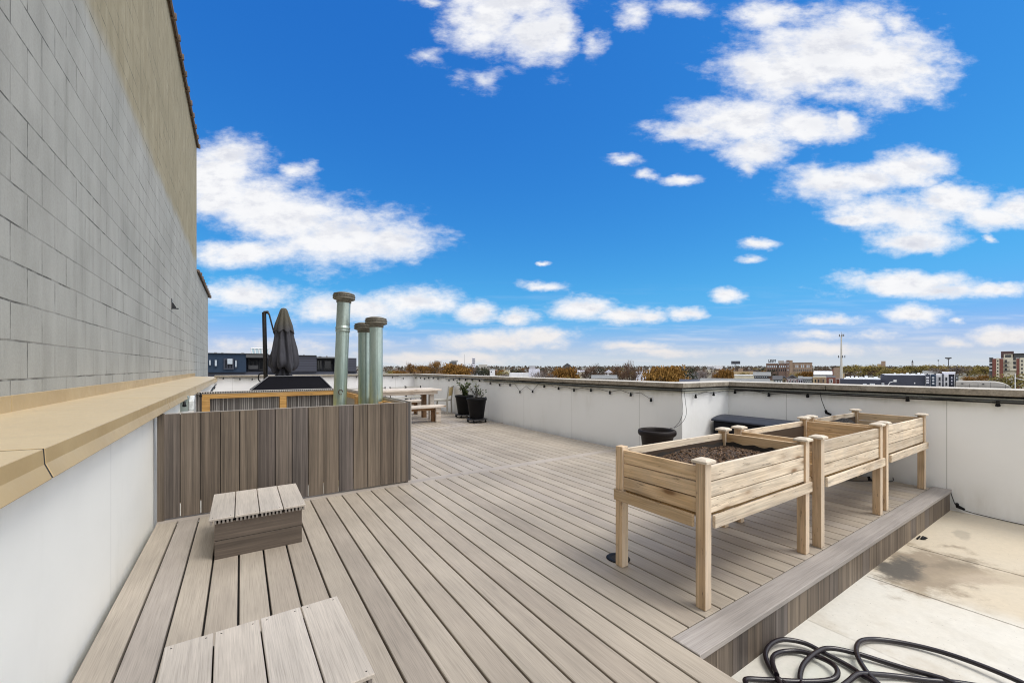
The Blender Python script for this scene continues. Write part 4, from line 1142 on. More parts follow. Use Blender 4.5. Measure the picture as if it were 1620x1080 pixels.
# skyline pieces
b = B('tower_block', 'small brown tower block above the rust-orange trees', 'building', 1500, 692); b.box('wall', 'brick_pale', 688.5, 695, 572, None, 0, 15); b.box('roof_house', 'grey', 689.5, 694, 570.4, 572.1, 2, 12)
b = B('tower_block', 'dark flat-topped tower block above the golden willow', 'building', 1400, 717); b.box('wall', 'dkgrey', 711, 722.5, 572, None, 0, 20); b.box('roof_house', 'grey', 714, 724.5, 569.6, 572.1, 2, 14)
b = B('pale_tower', 'slim pale tower with dark window bands on the left skyline', 'tower', 1300, 749); b.box('wall', 'lavender', 746.5, 752, 566, None, 0, 10)
for yy in (567.4, 570.4, 573.4): b.win('dkgrey', 747.3, 751.2, yy, yy + 1.6)
b = B('radio_mast', 'hair-thin mast left of the pale tower', 'mast', 1300, 735); MB().tube([(0, 0, 0), (0, 0, b.Z(560))], [.5, .25], 6).build('pole', M['dark_metal'], b.o)
b = B('flat_block', 'low pale flat-roofed block right of the pale tower', 'building', 1300, 764); b.box('wall', 'concrete', 757, 771, 576.5, None, 0, 20)
b = B('domed_church', 'dark pyramid-roofed church on the skyline', 'church', 1500, 897); b.box('wall', 'dkgrey', 892, 903, 578.6, None, 0, 24); b.gable('roof_dark', 891, 904, 578.6, 574.2, 0, 24)
b = B('hill_house', 'blocky house on the hill above the yellow-green trees', 'house', 1500, 1398); b.box('wall', 'brick_pale', 1394, 1401, 571, None, 0, 14); b.box('wing', 'tan', 1388, 1394, 575.5, None, 2, 14)
b = B('church_spire', 'tiny grey church spire right of centre on the skyline', 'church', 1700, 1443.5); b.box('wall', 'grey', 1442, 1445, 573, None, 0, 8); b.gable('roof_dark', 1442, 1445, 573, 568.8, 0, 8, .2)
b = B('water_tank', 'small dark round tank on the skyline left of the T-shaped mast', 'tank', 1700, 1484.5); MB().lathe([(.3, 0), (.3, b.Z(571)), (2.2, b.Z(570.6)), (2.4, b.Z(569.5)), (.01, b.Z(568.8))], 10).build('tank', M['dkgrey'], b.o)
b = B('light_mast', 'T-shaped stadium light mast on the right skyline', 'mast', 900, 1500.5); MB().tube([(0, 0, 0), (0, 0, b.Z(566.5))], [.9, .7], 6).build('pole', M['dark_metal'], b.o); b.box('light_bar', 'dkgrey', 1495, 1505.5, 565.2, 567.2, -.6, .6); b.box('light_bar', 'dkgrey', 1497.5, 1503, 567.6, 568.8, -.5, .5)
b = B('billboard', 'dark billboard on white legs above the sheds', 'billboard', 560, 1164); b.box('panel', 'slate', 1156.8, 1171, 571, 575.8, 0, 1.2)
m_ = MB()
for xx in (1158.5, 1161, 1163.3, 1166, 1168.4): m_.box(b.X(xx), b.X(xx + .9), -.12, -.002, b.Z(575), b.Z(571.8))
m_.build('lettering', M['dkgrey'], b.o); b.box('leg', 'trim', 1157.4, 1158.4, 576, None, .2, .8); b.box('leg', 'trim', 1161, 1161.8, 576, None, .2, .8); b.box('leg', 'dkgrey', 1162.6, 1163.6, 575.8, None, .2, .8)
# low buildings seen over the coping
b = B('white_block', 'plain white two-part block with a grey roof hut, left of the golden-brown willow', 'building', 230, 846); b.box('wall', 'lavender', 836.5, 854, 583.6, None, 0, 14); b.box('wall', 'white', 806, 836.4, 590, None, -1, 12); b.box('roof_hut', 'grey', 837.5, 847, 578.4, 583.5, 3, 10)
b = B('white_house', 'tiny white box house beyond the far tubs', 'house', 420, 779); b.box('wall', 'white', 775, 783, 585.5, None, 0, 8); b.win('window_dark', 776.5, 778, 587, 589); b.pitch('roof_grey', 774.5, 783.5, 585.5, 583.8, 0, 8)
b = B('cream_shed', 'long cream shed with a pale roof, right of the golden-brown willow', 'shed', 480, 912); b.box('wall', 'cream', 899, 925, 588, None, 0, 14); b.pitch('lavender', 898.5, 925.5, 588, 585.6, -.3, 14)
for xx in (903, 909, 915, 921): b.win('brick_pale', xx, xx + 1.6, 589.2, 592)
b = B('gabled_house', 'white gabled house between the two dark bare trees', 'house', 330, 963); b.box('wall', 'white', 957, 969, 589, None, 0, 9); b.gable('lavender', 957, 969, 589, 584.6, 0, 9); b.win('window_dark', 959, 960.6, 590, 592.6); b.win('window_dark', 964, 965.6, 590, 592.6)
b = B('grey_roofed_hall', 'low hall with a wide grey roof in front of the gabled white house', 'building', 230, 955); b.box('wall', 'concrete', 936, 976, 598.5, None, 0, 16); b.pitch('roof_grey', 935, 977, 598.5, 593.4, -.5, 16)
b = B('pale_works', 'pale industrial shed with thin white posts beside the largest willow', 'shed', 380, 1018); b.box('wall', 'lavender', 1006, 1028, 588, None, 0, 18); b.win('window_dark', 1009, 1013, 590, 592); b.win('window_dark', 1018, 1023, 590, 592)
for xx in (1012, 1016.5, 1027): b.box('post', 'trim', xx, xx + .6, 581, None, -2, -1.6)
b = B('beige_flats', 'beige stepped flats left of the small orange tree', 'building', 520, 1122); b.box('wall', 'cream', 1113, 1130, 584.5, None, 0, 15); b.box('wall', 'tan', 1130.1, 1138, 586, None, 1, 15); b.win('window_dark', 1118, 1120, 586, 588); b.win('window_dark', 1125, 1127, 586, 588)
b = B('white_depot', 'far white depot left of the billboard', 'building', 900, 1135); b.box('wall', 'white', 1120, 1143.5, 578.6, None, 0, 30); b.box('wall', 'grey', 1119, 1129, 579.6, None, -2, 0)
b = B('long_pale_shed', 'long flat pale shed right of the small orange tree', 'shed', 300, 1178); b.box('wall', 'cream', 1162, 1193, 594, None, 0, 16); b.box('roof', 'white', 1161.5, 1193.5, 592.8, 593.95, -.3, 16)
b = B('tan_shed', 'tan shed with a boxy tower behind the hedge', 'shed', 450, 1175); b.box('wall', 'tan', 1158, 1192, 587.4, None, 0, 14); b.box('tower', 'brick_pale', 1168, 1175.5, 582.6, None, 1, 8)
b = B('dotted_roof_house', 'dark eaved building with a row of small windows below a broad grey roof', 'building', 240, 1204); b.box('wall', 'roof_dark', 1193, 1216, 594.2, None, 0, 12); b.pitch('roof_grey', 1191, 1220, 594.2, 588.4, -.6, 16)
for i in range(6): b.win('window_pale', 1195 + i * 3.4, 1196.3 + i * 3.4, 595.6, 597)
b = B('dark_roof_terrace', 'long dark slate roof with two white-trimmed dormers just over the corner coping', 'house', 130, 1165); b.box('wall', 'dkgrey', 1108, 1218, 609, None, 0, 11); b.pitch('roof_grey', 1106, 1220, 609, 599.2, -.5, 11.5)
for xx in (1156, 1171):
    w_ = MB(); w_.prism([(b.X(xx - 3), b.Z(607)), (b.X(xx + 3), b.Z(607)), (b.X(xx), b.Z(602))], -.2, 3); dd_ = w_.build('dormer', M['trim'], b.o)
    MB().prism([(b.X(xx - 1.6), b.Z(606.8)), (b.X(xx + 1.6), b.Z(606.8)), (b.X(xx), b.Z(603.6))], -.24, -.202).build('pane', M['window_dark'], dd_)
b = B('slate_roof_house', 'dark blue-grey roof just left of the corner coping', 'house', 150, 1092); b.box('wall', 'dkgrey', 1076, 1107, 606, None, 0, 9); b.pitch('slate', 1074, 1108, 606, 600.2, -.4, 9)

# brick mill
b = B('brick_mill', 'big brown brick mill with a roof sign and long pale wing', 'building', 430, 1248)
b.box('wall', 'brick', 1212, 1230, 574.5, None, 0, 24); b.box('wall', 'brick', 1231.5, 1244, 574.5, None, 0, 24); b.box('stair_tower', 'brick', 1243.9, 1249, 569.6, None, -1.5, 20); b.box('stair_tower', 'brick_pale', 1249.1, 1254, 569.8, None, -1.4, 20)
b.box('wall', 'dkgrey', 1230, 1231.5, 576, None, 1.5, 24); b.box('wing', 'brick_pale', 1254.05, 1285, 574, None, 0, 24); b.box('cornice', 'brick', 1254.1, 1285.4, 573.4, 574.2, -.4, 24.3)
b.box('roof_plant', 'concrete', 1231, 1240, 570.2, 574.4, 4, 14); b.box('roof_plant', 'white', 1240.5, 1243, 571, 574.4, 4, 12)
for i in range(5): b.win('window_pale', 1214.2 + i * 3.3, 1216 + i * 3.3, 578.2, 581)
for i in range(4): b.win('window_pale', 1232.6 + i * 3, 1234.2 + i * 3, 578.2, 581)
for i in range(5): b.win('window_dark', 1214.4 + i * 3.3, 1216 + i * 3.3, 583.4, 587)
for i in range(4): b.win('window_dark', 1232.8 + i * 3, 1234.2 + i * 3, 583.4, 587)
for i in range(10): b.win('window_pale' if i % 3 else 'brick', 1255.6 + i * 2.95, 1257 + i * 2.95, 577.2, 581.5)
for i in range(10): b.win('dkgrey', 1255.6 + i * 2.95, 1257 + i * 2.95, 583.6, 587)
for yy in (571, 577, 583): b.win('window_pale', 1246, 1247.3, yy + 1, yy + 3.2, None, -1.5)
# roof sign: three heavy block letters on a frame
sg = B('rooftop_sign', 'dark block letters standing on the roof of the brick mill', 'sign', 428, 1221.5)
fr = MB()
for xx in (1216, 1219, 1222, 1225.5): fr.box(sg.X(xx), sg.X(xx + .3), .5, .9, sg.Z(574.45), sg.Z(568.5))
fr.build('frame', M['dark_metal'], sg.o)
def strokes(x0, w, y0, y1, segs):
    m_ = MB(); t_ = .26
    for (a, b_, c_, d_) in segs: m_.box(sg.X(x0 + a * w), sg.X(x0 + c_ * w), 0, .45, sg.Z(y1 - (y1 - y0) * b_), sg.Z(y1 - (y1 - y0) * d_))
    m_.build('letter', M['roof_dark'], sg.o)
strokes(1215.6, 3.4, 568.4, 573, [(0, 0, .3, 1), (.7, 0, 1, 1), (.305, 0, .695, .25)])
strokes(1219.5, 3.4, 568.4, 573, [(0, .8, 1, 1), (0, .4, 1, .6), (0, 0, 1, .2), (0, .605, .3, .795), (.7, .205, 1, .395)])
strokes(1223.4, 4.0, 568.4, 573, [(0, 0, .25, 1), (.75, 0, 1, 1), (.255, .6, .42, .95), (.58, .6, .745, .95), (.425, .35, .575, .75)])

# row houses along the street
b = B('row_house', 'dark-roofed grey-green row house, leftmost of the row', 'house', 210, 1231); b.box('wall', 'green_grey', 1224, 1238, 600, None, 0, 10); b.pitch('roof_dark', 1222, 1238.2, 600, 594.4, -.5, 10)
for xx in (1227, 1231.5, 1235.3): b.win('window_pale', xx, xx + 1.6, 602, 606, 'trim')
b = B('row_house', 'narrow tan row house with a peaked gable', 'house', 212, 1241); b.box('wall', 'tan', 1238.4, 1243, 597.8, None, 0, 10); b.gable('roof_dark', 1238.4, 1243, 597.8, 594.6, 0, 10); b.win('window_dark', 1240, 1241.4, 600, 604)
b = B('row_house', 'purple-brown gabled row house with three white-framed windows', 'house', 208, 1253); b.box('wall', 'purple', 1244.5, 1262, 599, None, 0, 11); b.gable('roof_dark', 1244, 1262.6, 599, 592.6, .1, 11); b.gable('purple', 1246, 1260.4, 598.8, 593.8, -.2, .05, 0, 'gable_front')
b.win('window_dark', 1247, 1250, 601, 607, 'trim'); b.win('window_dark', 1251.6, 1255, 601, 607, 'trim'); b.win('window_dark', 1256.4, 1259.6, 601, 607, 'trim'); b.box('bargeboard', 'trim', 1244.6, 1261.9, 598.5, 599.1, -.5, -.25)
b = B('row_house', 'pale grey narrow row house between the purple and dark green ones', 'house', 214, 1266); b.box('wall', 'lavender', 1262.4, 1270, 598.4, None, 0, 10); b.pitch('roof_grey', 1262.2, 1270.2, 598.4, 595, -.4, 10); b.win('window_dark', 1264, 1265.5, 601, 605); b.win('window_dark', 1267, 1268.5, 601, 605)
b = B('row_house', 'dark green row house with four upright white-framed windows', 'house', 211, 1278); b.box('wall', 'green_grey', 1270.3, 1285.5, 599.4, None, 0, 10); b.pitch('roof_grey', 1270, 1285.6, 599.4, 596, -.4, 10)
for i in range(4): b.win('window_dark', 1271.6 + i * 3.4, 1273.8 + i * 3.4, 601.6, 607, 'trim')
b = B('row_house', 'tan row house with orange bays', 'house', 207, 1296); b.box('wall', 'tan', 1286, 1306.5, 596.6, None, 0, 11); b.box('bay', 'brick_pale', 1293, 1297.5, 598, None, -.8, -.002); b.box('bay', 'brick_pale', 1300, 1304.5, 598, None, -.8, -.002)
b.box('cornice', 'cream', 1285.8, 1306.6, 595.8, 596.55, -.3, 11); b.win('window_dark', 1289, 1291, 600, 604.5); b.win('window_dark', 1294.4, 1296, 600, 604.5, None, -.8); b.win('window_dark', 1301.4, 1303, 600, 604.5, None, -.8)
b = B('row_house', 'red brick row house with one white-framed double window', 'house', 206, 1314); b.box('wall', 'brick_red', 1307.2, 1321.8, 597, None, 0, 11); b.win('window_dark', 1311.4, 1317.4, 599.6, 605.6, 'trim', 0, 2); b.box('trim', 'trim', 1306.6, 1307.15, 596, None, -.2, 11); b.pitch('roof_dark', 1306.8, 1322, 597, 594.5, .3, 11)
b = B('row_house', 'rightmost red row house with a white-edged porch', 'house', 209, 1326); b.box('wall', 'brick_red', 1322.2, 1336, 598.6, None, 0, 9); b.box('trim', 'trim', 1322.3, 1329, 598.6, 599.2, -.3, -.002); b.box('trim', 'trim', 1322.4, 1323, 599.25, None, -.3, -.002); b.box('trim', 'trim', 1328.2, 1328.9, 599.25, None, -.3, -.002)
b = B('white_roof_hall', 'low hall with a bright white roof behind the row houses', 'building', 300, 1302); b.box('wall', 'grey', 1287, 1317, 592, None, 0, 18); b.pitch('roof_white', 1287, 1317, 592, 587, -.3, 18)
b = B('red_block', 'plain reddish brick block left of the steel mast', 'building', 350, 1324); b.box('wall', 'brick_pale', 1318.6, 1329.5, 581.4, None, 0, 12); b.box('wall', 'brick_red', 1316.6, 1318.5, 584, None, 0, 12)
# steel mast
b = B('cell_mast', 'tall steel mast with antenna clusters above the row houses', 'mast', 330, 1331)
MB().tube([(0, 0, 0), (0, 0, b.Z(564)), (0, 0, b.Z(531))], [1.15, .62, .40], 12).build('pole', M['alu'], b.o); MB().tube([(0, 0, b.Z(531)), (0, 0, b.Z(525))], [.12, .08], 6).build('whip', M['dark_metal'], b.o)
for yy, w in ((564, 2.2), (530.5, 1.5)):
    for a in range(5):
        t_ = a * 1.2566; cx_, cy_ = w * math.cos(t_), w * math.sin(t_); zz = b.Z(yy)
        a_ = MB().box(cx_ - .28, cx_ + .28, cy_ - .2, cy_ + .2, zz - .95, zz + .95).build('antenna', M['dkgrey'], b.o)
        MB().bar((0, 0, zz), (cx_, cy_, zz), .1, None, 5).build('bracket', M['alu'], a_)
# dark long buildings on the right
b = B('navy_block', 'long low navy building with white-framed windows and a cluttered white roof', 'building', 160, 1362)
b.box('wall', 'slate', 1329, 1393, 600, None, 0, 16); b.box('roof', 'roof_white', 1335, 1393, 598.6, 599.95, .6, 16); b.win('window_pale', 1365, 1371, 606.4, 608.8, 'trim'); b.win('window_pale', 1376, 1384, 606, 611, 'trim', 0, 2)
for xx, w, h in ((1338, 6, 596), (1346, 4, 595.4), (1353, 4, 595.6), (1359, 7, 596.6), (1368, 5, 595), (1375, 5, 597), (1383, 6, 596)): b.box('roof_unit', 'roof_white', xx, xx + w, h, 598.55, 4, 7)
b = B('slate_block', 'taller slate-dark building with white roof units, right of the navy one', 'building', 155, 1430)
b.box('wall', 'slate', 1393, 1464, 593.4, None, 0, 18); b.box('roof', 'roof_white', 1394, 1463.8, 592.4, 593.35, .5, 18); b.win('window_pale', 1394.4, 1399, 606, 611, 'trim'); b.win('white', 1446, 1448, 604.4, 606.6)
for xx, w, h in ((1414, 3, 590.4), (1424, 5, 590.8), (1434, 4, 590), (1441, 7, 591), (1452, 4, 589.6), (1458, 4, 590.4)): b.box('roof_unit', 'roof_white', xx, xx + w, h, 592.35, 3, 6)
b.box('roof_unit', 'slate', 1392.8, 1399, 592.2, 593.3, .2, 4)
b = B('town_house', 'slate town house with a white stair of window slots', 'house', 150, 1468); b.box('wall', 'slate', 1464.2, 1471.6, 592.6, None, -.5, 14)
for i in range(3): b.win('lavender', 1465.4, 1469.6, 596 + i * 4, 598.4 + i * 4, 'trim', -.5)
b = B('town_house', 'grey-blue town house, second of the terrace at the right', 'house', 150, 1476); b.box('wall', 'navy', 1472, 1480.6, 592.8, None, -.3, 14); b.box('trim', 'trim', 1471.6, 1472, 592.2, None, -.7, 14)
for i in range(3): b.win('window_pale', 1474.4, 1478, 596 + i * 4.4, 599 + i * 4.4, 'trim', -.3)
b = B('town_house', 'white town house with tall dark windows', 'house', 150, 1492); b.box('wall', 'white', 1480.8, 1500.6, 592, None, -.8, 14); b.box('recess', 'slate', 1490.6, 1493, 591, None, -1.0, -.802)
for xx in (1485, 1495.4): b.win('window_dark', xx, xx + 3.4, 596, 602.4, 'grey', -.8); b.win('window_dark', xx, xx + 3.4, 604, 610, 'grey', -.8)
b.box('roof', 'roof_white', 1490, 1512, 588.4, 589.4, 0, 12); b.box('penthouse', 'lavender', 1491, 1511, 589.45, 591.95, 0, 12)
b = B('town_house', 'rightmost town house, slate with blue panels', 'house', 150, 1508); b.box('wall', 'slate', 1500.8, 1509.6, 592.2, None, -.6, 14); b.box('wall', 'dkgrey', 1510.4, 1516.4, 592.6, None, -.4, 14); b.box('trim', 'trim', 1509.65, 1510.35, 592, None, -.8, 14)
for i in range(3): b.win('lavender', 1504, 1507.4, 595.4 + i * 5, 599 + i * 5, 'navy', -.6); b.win('window_pale', 1512, 1515, 596 + i * 5, 599 + i * 5, 'dkgrey', -.4)
b = B('arched_roof_hall', 'hall with a broad pale curved roof at the lower right', 'building', 135, 1558)
m_ = MB(); prof = [(b.X(1512), b.Z(617)), (b.X(1512), b.Z(604.6)), (b.X(1540), b.Z(603.8)), (b.X(1575), b.Z(604)), (b.X(1588), b.Z(606)), (b.X(1597), b.Z(609.6)), (b.X(1602), b.Z(614)), (b.X(1603), b.Z(617))]
m_.prism(prof, 0, 14).build('roof', M['concrete'], b.o); b.box('wall', 'dkgrey', 1513, 1602, 617.1, None, .4, 14)
for xx in (1521, 1554): b.box('roof_vent', 'roof_dark', xx, xx + 3, 606.4, 608.2, -.3, -.002)
for xx in (1534, 1547, 1567, 1590): b.box('post', 'dark_metal', xx, xx + .7, 604 if xx == 1567 else 607, 618, -1.2, -1.05)
b.box('rail', 'dark_metal', 1513, 1596, 610.6, 611.2, -1.04, -.9)
b = B('street_lamp', 'white street lamp with a curved arm in front of the slate building', 'street lamp', 110, 1411)
MB().tube([(b.X(1405), 0, 0), (b.X(1405), 0, b.Z(609)), (b.X(1408), 0, b.Z(604.8)), (b.X(1414), 0, b.Z(603.2))], .09, 8).build('pole', M['trim'], b.o); b.box('lamp_head', 'trim', 1413.6, 1418.4, 600.6, 603.8, -.25, .25)
b = B('street_lamp', 'pale street lamp post with a long arm at the right edge', 'street lamp', 140, 1606)
MB().tube([(0, 0, 0), (0, 0, b.Z(591))], [.16, .1], 8).build('pole', M['trim'], b.o); MB().tube([(0, 0, b.Z(598)), (b.X(1612), 0, b.Z(599)), (b.X(1622), 0, b.Z(601))], .09, 6).build('arm', M['trim'], b.o)
# red apartments
b = B('apartment_building', 'stepped apartment building of red brick and cream panels at the right edge', 'building', 260, 1592)
b.box('wall', 'brick_red', 1570, 1576, 567, None, 0, 14); b.box('wall', 'cream', 1576.05, 1581, 566.2, None, -.3, 14); b.box('wall', 'brick_red', 1581.05, 1587, 567, None, 0, 14)
b.box('wall', 'cream', 1587.05, 1608, 566, None, 1, 16); b.box('penthouse', 'red_panel', 1583.4, 1604, 555.4, 565.9, 3, 15); b.box('penthouse', 'cream', 1588, 1602, 560, 565.95, 2, 2.99)
b.box('wall', 'brick_red', 1608.05, 1613, 567, None, .4, 16); b.box('wall', 'cream', 1613.05, 1640, 566, None, 0, 16); b.box('penthouse', 'dkgrey', 1604.1, 1640, 559.8, 565.95, 2.6, 15); b.box('roof_slab', 'roof_dark', 1602, 1640, 559, 559.75, 1.4, 15.4)
b.box('wall', 'dkgrey', 1565, 1569.95, 566, None, 1, 14); b.box('roof_slab', 'roof_dark', 1564.6, 1571, 565.2, 565.95, .4, 14)
for i in range(5): b.win('window_dark', 1577.6, 1579.6, 569.4 + i * 5.4, 572 + i * 5.4, None, -.3)
for i in range(4): b.win('window_dark', 1615.6, 1618, 569.4 + i * 6, 572.6 + i * 6)
for i in range(3):
    b.win('window_dark', 1589.4, 1593, 569 + i * 6.6, 573 + i * 6.6, None, 1); f_ = b.box('balcony', 'roof_dark', 1588, 1597, 572.4 + i * 6.6, 573.2 + i * 6.6, -.6, .998)
    b.win('window_dark', 1603, 1607, 564.5 + i * 7, 569.6 + i * 7, None, 1)
    b.box('balcony', 'white', 1565, 1569.6, 573 + i * 6, 574.4 + i * 6, -.4, .998)
b.win('window_dark', 1590, 1600, 561, 565, None, 2); b.box('balcony', 'cream', 1598, 1608, 583, 586, -.6, .998)

# scattered houses further out
walls = ['white', 'cream', 'grey', 'brick_pale', 'tan', 'lavender']; roofs = ['roof_grey', 'roof_dark', 'brick']
wn = dict(white='white', cream='cream', grey='grey', brick_pale='brown', tan='tan', lavender='pale lilac'); rn = dict(roof_grey='grey', roof_dark='black', brick='brown')
for i in range(64):
    px = 618 + 1000 * (i + rnd.random()) / 64; d = rnd.uniform(430, 950)
    w, r_ = rnd.choice(walls), rnd.choice(roofs)
    if 1205 < px < 1290 or 1560 < px or 581 - (gz(d) + 8 - EYE) / d * FPX > coping_row(px) - 2: continue
    side = rnd.random() < .5
    b = B('small_house', 'small %s house with a %s %s roof among the distant trees' % (wn[w], rn[r_], 'gable' if side else 'hipped-looking'), 'house', d, px, 'small houses among the distant trees')
    hw = rnd.uniform(4, 8); h = rnd.uniform(5, 7.5)
    MB().box(-hw, hw, 0, 9, 0, h).build('wall', M[w], b.o)
    if side: MB().prism([(-hw - .3, h), (hw + .3, h), (0, h + 2.6)], -.3, 9.3).build('roof', M[r_], b.o)
    else: MB().prism_y([(-.3, h), (9.3, h), (4.5, h + 2.4)], -hw - .3, hw + .3).build('roof', M[r_], b.o)
    for xx in (-hw * .55, hw * .35): MB().box(xx, xx + 1.2, -.12, -.002, h - 2.4, h - .8).build('window', M['window_dark'], b.o)

# ---- sky constants: clouds as (column, row, radius, weight) in the photo's bearings
SKY_K = .10
SKY_R, SKY_G, SKY_B = .475, 1.36, 1.72
SKY_SAT = 1.25
HAZE = (.70, .74, .77)
BACK_LO, BACK_HI, BACK_GAIN = .34, .5, .72
SUN_E, SUN_ANG = 2.0, 24.0
CLOUDS = []
for a in [(335, 280, 85, 50), (400, 320, 75, 42), (350, 310, 50, 35), (455, 345, 85, 42), (530, 375, 110, 42), (625, 380, 68, 28), (395, 398, 85, 20), (465, 270, 26, 11, .8), (365, 250, 50, 20),
          (390, 466, 62, 22), (560, 488, 95, 22), (655, 478, 62, 22), (755, 496, 34, 17), (818, 502, 32, 13), (780, 538, 80, 14), (862, 531, 48, 14),
          (862, 415, 8, 4, .8), (856, 452, 30, 8, .9), (925, 488, 52, 16), (985, 497, 55, 14), (1030, 501, 30, 8), (1090, 496, 24, 10), (1152, 469, 26, 9),
          (775, 28, 62, 48), (845, 55, 52, 42), (885, 50, 28, 50), (805, 0, 95, 34), (760, 130, 30, 16, .62), (668, 92, 26, 12, .45), (940, 68, 20, 20, .6), (1005, 22, 24, 20, .6), (1072, 12, 40, 16, .75), (685, 4, 16, 8, .7),
          (1240, 110, 92, 52), (1320, 85, 110, 66), (1400, 105, 88, 58), (1455, 112, 42, 20), (1215, 22, 48, 24, .85), (1420, 40, 30, 24, .8), (1360, 40, 50, 30),
          (1175, 192, 85, 38), (1265, 200, 82, 24), (1090, 205, 62, 14), (1195, 238, 52, 24), (1335, 195, 20, 20), (1180, 262, 22, 14, .7),
          (990, 253, 24, 8, .85), (1022, 273, 18, 8, .75), (1078, 284, 25, 7, .85), (1200, 388, 25, 6, .8), (1188, 409, 20, 6, .75),
          (1315, 290, 62, 27), (1380, 285, 62, 24), (1440, 265, 52, 26), (1430, 340, 92, 32), (1510, 320, 62, 28), (1570, 345, 60, 18), (1608, 328, 40, 24), (1440, 384, 62, 18), (1350, 350, 34, 10), (1562, 380, 9, 7, .8),
          (1430, 447, 105, 16), (1490, 458, 60, 14), (1575, 458, 46, 11), (1450, 495, 44, 14), (1310, 507, 52, 9, .85), (1300, 531, 52, 8, .7), (1375, 530, 40, 8, .7), (1515, 505, 10, 5, .6),
          (1300, 553, 110, 10, .75), (1000, 548, 56, 8, .8), (1040, 556, 90, 7, .7), (1592, 530, 46, 14), (1512, 541, 30, 10, .7), (420, 545, 90, 14, .6), (700, 566, 160, 10, .7), (600, 540, 60, 9, .5), (540, 528, 60, 7, .45)]:
    CLOUDS.append(a if len(a) == 5 else (*a, 1.0))
# ================================================================== CAMERA, SKY, SUN
cam = bpy.data.cameras.new('camera'); co_ = bpy.data.objects.new('camera', cam); col.objects.link(co_)
cam.sensor_width = 36.0; cam.lens = FPX / 1620 * 36.0; cam.shift_y = 41.0 / 1620
cam.clip_start = .05; cam.clip_end = 30000
co_.location = (0, 0, EYE); co_.rotation_euler = (R(90), 0, -YAW)
sc.camera = co_

SUN_EL, SUN_AZ = R(60), R(140)      # azimuth clockwise from +Y
w = bpy.data.worlds.new('World'); sc.world = w; w.use_nodes = True
t = NT(w.node_tree); t.n.clear()
sky = t('ShaderNodeTexSky', sky_type='NISHITA', sun_disc=False, sun_elevation=SUN_EL, sun_rotation=SUN_AZ, altitude=200, air_density=1.0, dust_density=.35, ozone_density=2.0)
dirv = t('ShaderNodeTexCoord', out=0)            # direction
def dot(v): return t('ShaderNodeVectorMath', {0: dirv, 1: v}, out=1, operation='DOT_PRODUCT')
fw_, rt_, up_ = dot((SN, CS, 0)), dot((CS, -SN, 0)), dot((0, 0, 1))
skyc = t('ShaderNodeHueSaturation', {'Color': sky, 'Saturation': SKY_SAT, 'Value': 1.0})
sp_ = t('ShaderNodeSeparateColor', {0: skyc}, out=None)
skyc = t('ShaderNodeCombineColor', {0: t.m('MULTIPLY', sp_.outputs[0], SKY_R), 1: t.m('MULTIPLY', t.m('POWER', t.m('MULTIPLY', sp_.outputs[1], SKY_G * SKY_K / .153), .86), .156 / SKY_K) if False else t.m('SMOOTH_MIN', t.m('MULTIPLY', t.m('POWER', t.m('MULTIPLY', sp_.outputs[1], SKY_G * SKY_K / .153), .86), .156 / SKY_K), .475 / SKY_K, 1.6),
                                     2: t.m('MULTIPLY', t.m('POWER', t.m('MULTIPLY', sp_.outputs[2], SKY_B * SKY_K / .456), .5), .565 / SKY_K)})
# pale band low over the horizon
hz_ = t.sstep(up_, .13, -.01)
skyc = t.mix(t.m('MULTIPLY', t.m('POWER', hz_, 1.6), .85), skyc, tuple(q / SKY_K for q in HAZE))
# gnomonic coordinates about the horizontal bearing YAW: clouds are fixed in the sky
fc = t.m('MAXIMUM', fw_, .05)
u = t.m('DIVIDE', rt_, fc); v = t.m('DIVIDE', up_, fc)
P0 = t('ShaderNodeCombineXYZ', {0: u, 1: t.m('MULTIPLY', v, 1.9), 2: 0.0})
wv = t.noise(P0, 6.0, 5, .6, out=1)
P1 = t('ShaderNodeVectorMath', {0: t.scaled(wv, (.085, .085, 0), (-.0425, -.0425, 0)), 1: P0}, operation='ADD')
wv2 = t.noise(P0, 26.0, 5, .65, out=1)
P1 = t('ShaderNodeVectorMath', {0: t.scaled(wv2, (.022, .022, 0), (-.011, -.011, 0)), 1: P1}, operation='ADD')
CL = CLOUDS
acc = None
for (cx_, cy_, rx_, ry_, k_) in CL:
    sx_, sy_ = FPX / (rx_ * 1.6), FPX / (ry_ * 1.9 * 1.6)
    q_ = t.scaled(P1, (sx_, sy_, 0), (-(cx_ - 810) / FPX * sx_, -(581 - cy_) / FPX * 1.9 * sy_, 0))
    dd = t('ShaderNodeVectorMath', {0: q_}, out=1, operation='LENGTH')
    val = t.m('MULTIPLY_ADD', dd, -k_, k_)
    acc = val if acc is None else t.m('MAXIMUM', acc, val)
n_a = t.noise(P0, 9.0, 8, .62); n_b = t.noise(P0, 34.0, 6, .65)
dens = t.m('ADD', acc, t.m('ADD', t.m('MULTIPLY', t.m('SUBTRACT', n_a, .5), 1.45), t.m('MULTIPLY', t.m('SUBTRACT', n_b, .5), .38)))
front = t.m('MULTIPLY', t.sstep(fw_, .12, .3), 1.0)
# unseen sky behind and overhead: broken cloud added to whiten the fill light
gen_n = t.noise(dirv, 2.6, 8, .62)
gen = t.sstep(gen_n, BACK_LO, BACK_HI)
edge = t.m('MULTIPLY', t.sstep(t.m('ABSOLUTE', u), 1.45, 1.3), t.sstep(v, 1.12, .98))
inside = t.m('MULTIPLY', front, edge)
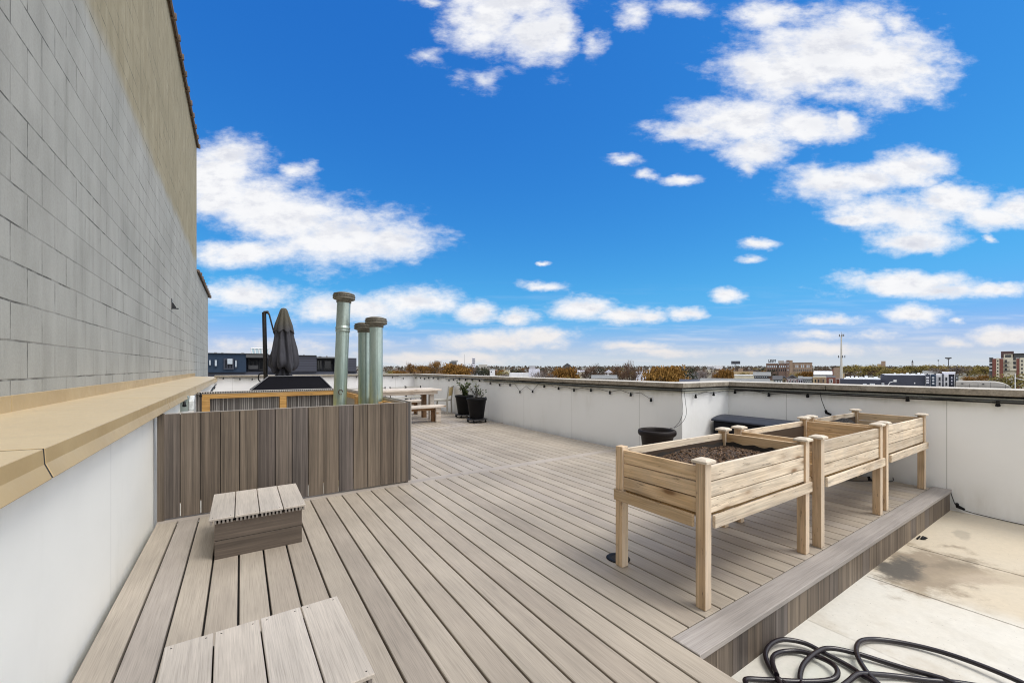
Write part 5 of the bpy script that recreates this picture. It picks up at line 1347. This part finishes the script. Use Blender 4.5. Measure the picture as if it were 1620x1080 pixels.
# thin veils near the horizon
veil = t.m('MULTIPLY', t.sstep(t.noise(t.scaled(P0, (2.2, 15, 1)), 1.6, 6, .6), .47, .72), t.m('MULTIPLY', t.sstep(v, .22, .03), .42))
a_in = t.m('MAXIMUM', t.sstep(dens, .02, .80), veil)
alpha = t.m('ADD', t.m('MULTIPLY', a_in, inside), t.m('MULTIPLY', gen, t.m('SUBTRACT', 1.0, inside)))
thick = t.sstep(dens, .35, .95)
n_up = t.noise(t.scaled(P0, (1, 1, 1), (.012, .045, 0)), 9.0, 8, .62)
shade = t.m('MULTIPLY', t.m('ADD', t.m('MULTIPLY', t.sstep(t.m('SUBTRACT', n_up, n_a), -.08, .16), .75), t.m('MULTIPLY', t.sstep(t.noise(P0, 5.0, 4, .55), .42, .68), .35)), thick)
cc = t.mix(t.m('MULTIPLY', shade, .8), (.95, .955, .975), (.60, .63, .73))
cc = t.mix(t.sstep(v, .16, .0), cc, (.84, .80, .78))
# added cloud behind the viewer is boosted to brighten the soft fill
bright = t.m('ADD', 1.0, t.m('MULTIPLY', t.m('SUBTRACT', 1.0, inside), BACK_GAIN))
cc = t.mix(1.0, cc, t('ShaderNodeCombineXYZ', {0: bright, 1: bright, 2: bright}), 'MULTIPLY')
bg_s = t('ShaderNodeBackground', {'Color': skyc, 'Strength': SKY_K})
bg_c = t('ShaderNodeBackground', {'Color': cc, 'Strength': 1.0})
mx = t('ShaderNodeMixShader', {0: alpha, 1: bg_s, 2: bg_c})
outn = t.n.new('ShaderNodeOutputWorld'); t.l.new(mx, outn.inputs[0])
w.cycles.sampling_method = 'MANUAL'; w.cycles.sample_map_resolution = 512

sun = bpy.data.lights.new('sun', 'SUN'); so = bpy.data.objects.new('sun', sun); col.objects.link(so)
sun.energy = SUN_E; sun.angle = R(SUN_ANG); sun.color = (1.0, .955, .88)
sd = Vector((math.sin(SUN_AZ) * math.cos(SUN_EL), math.cos(SUN_AZ) * math.cos(SUN_EL), math.sin(SUN_EL)))
so.rotation_euler = sd.to_track_quat('Z', 'Y').to_euler(); so.location = (0, 0, 30)

sc.view_settings.view_transform = 'Standard'; sc.view_settings.look = 'None'; sc.view_settings.exposure = 0; sc.view_settings.gamma = 1
sc.cycles.use_denoising = True
sc.cycles.use_adaptive_sampling = True; sc.cycles.adaptive_threshold = .01
sc.cycles.filter_width = 1.1
sc.cycles.max_bounces = 6; sc.cycles.diffuse_bounces = 4
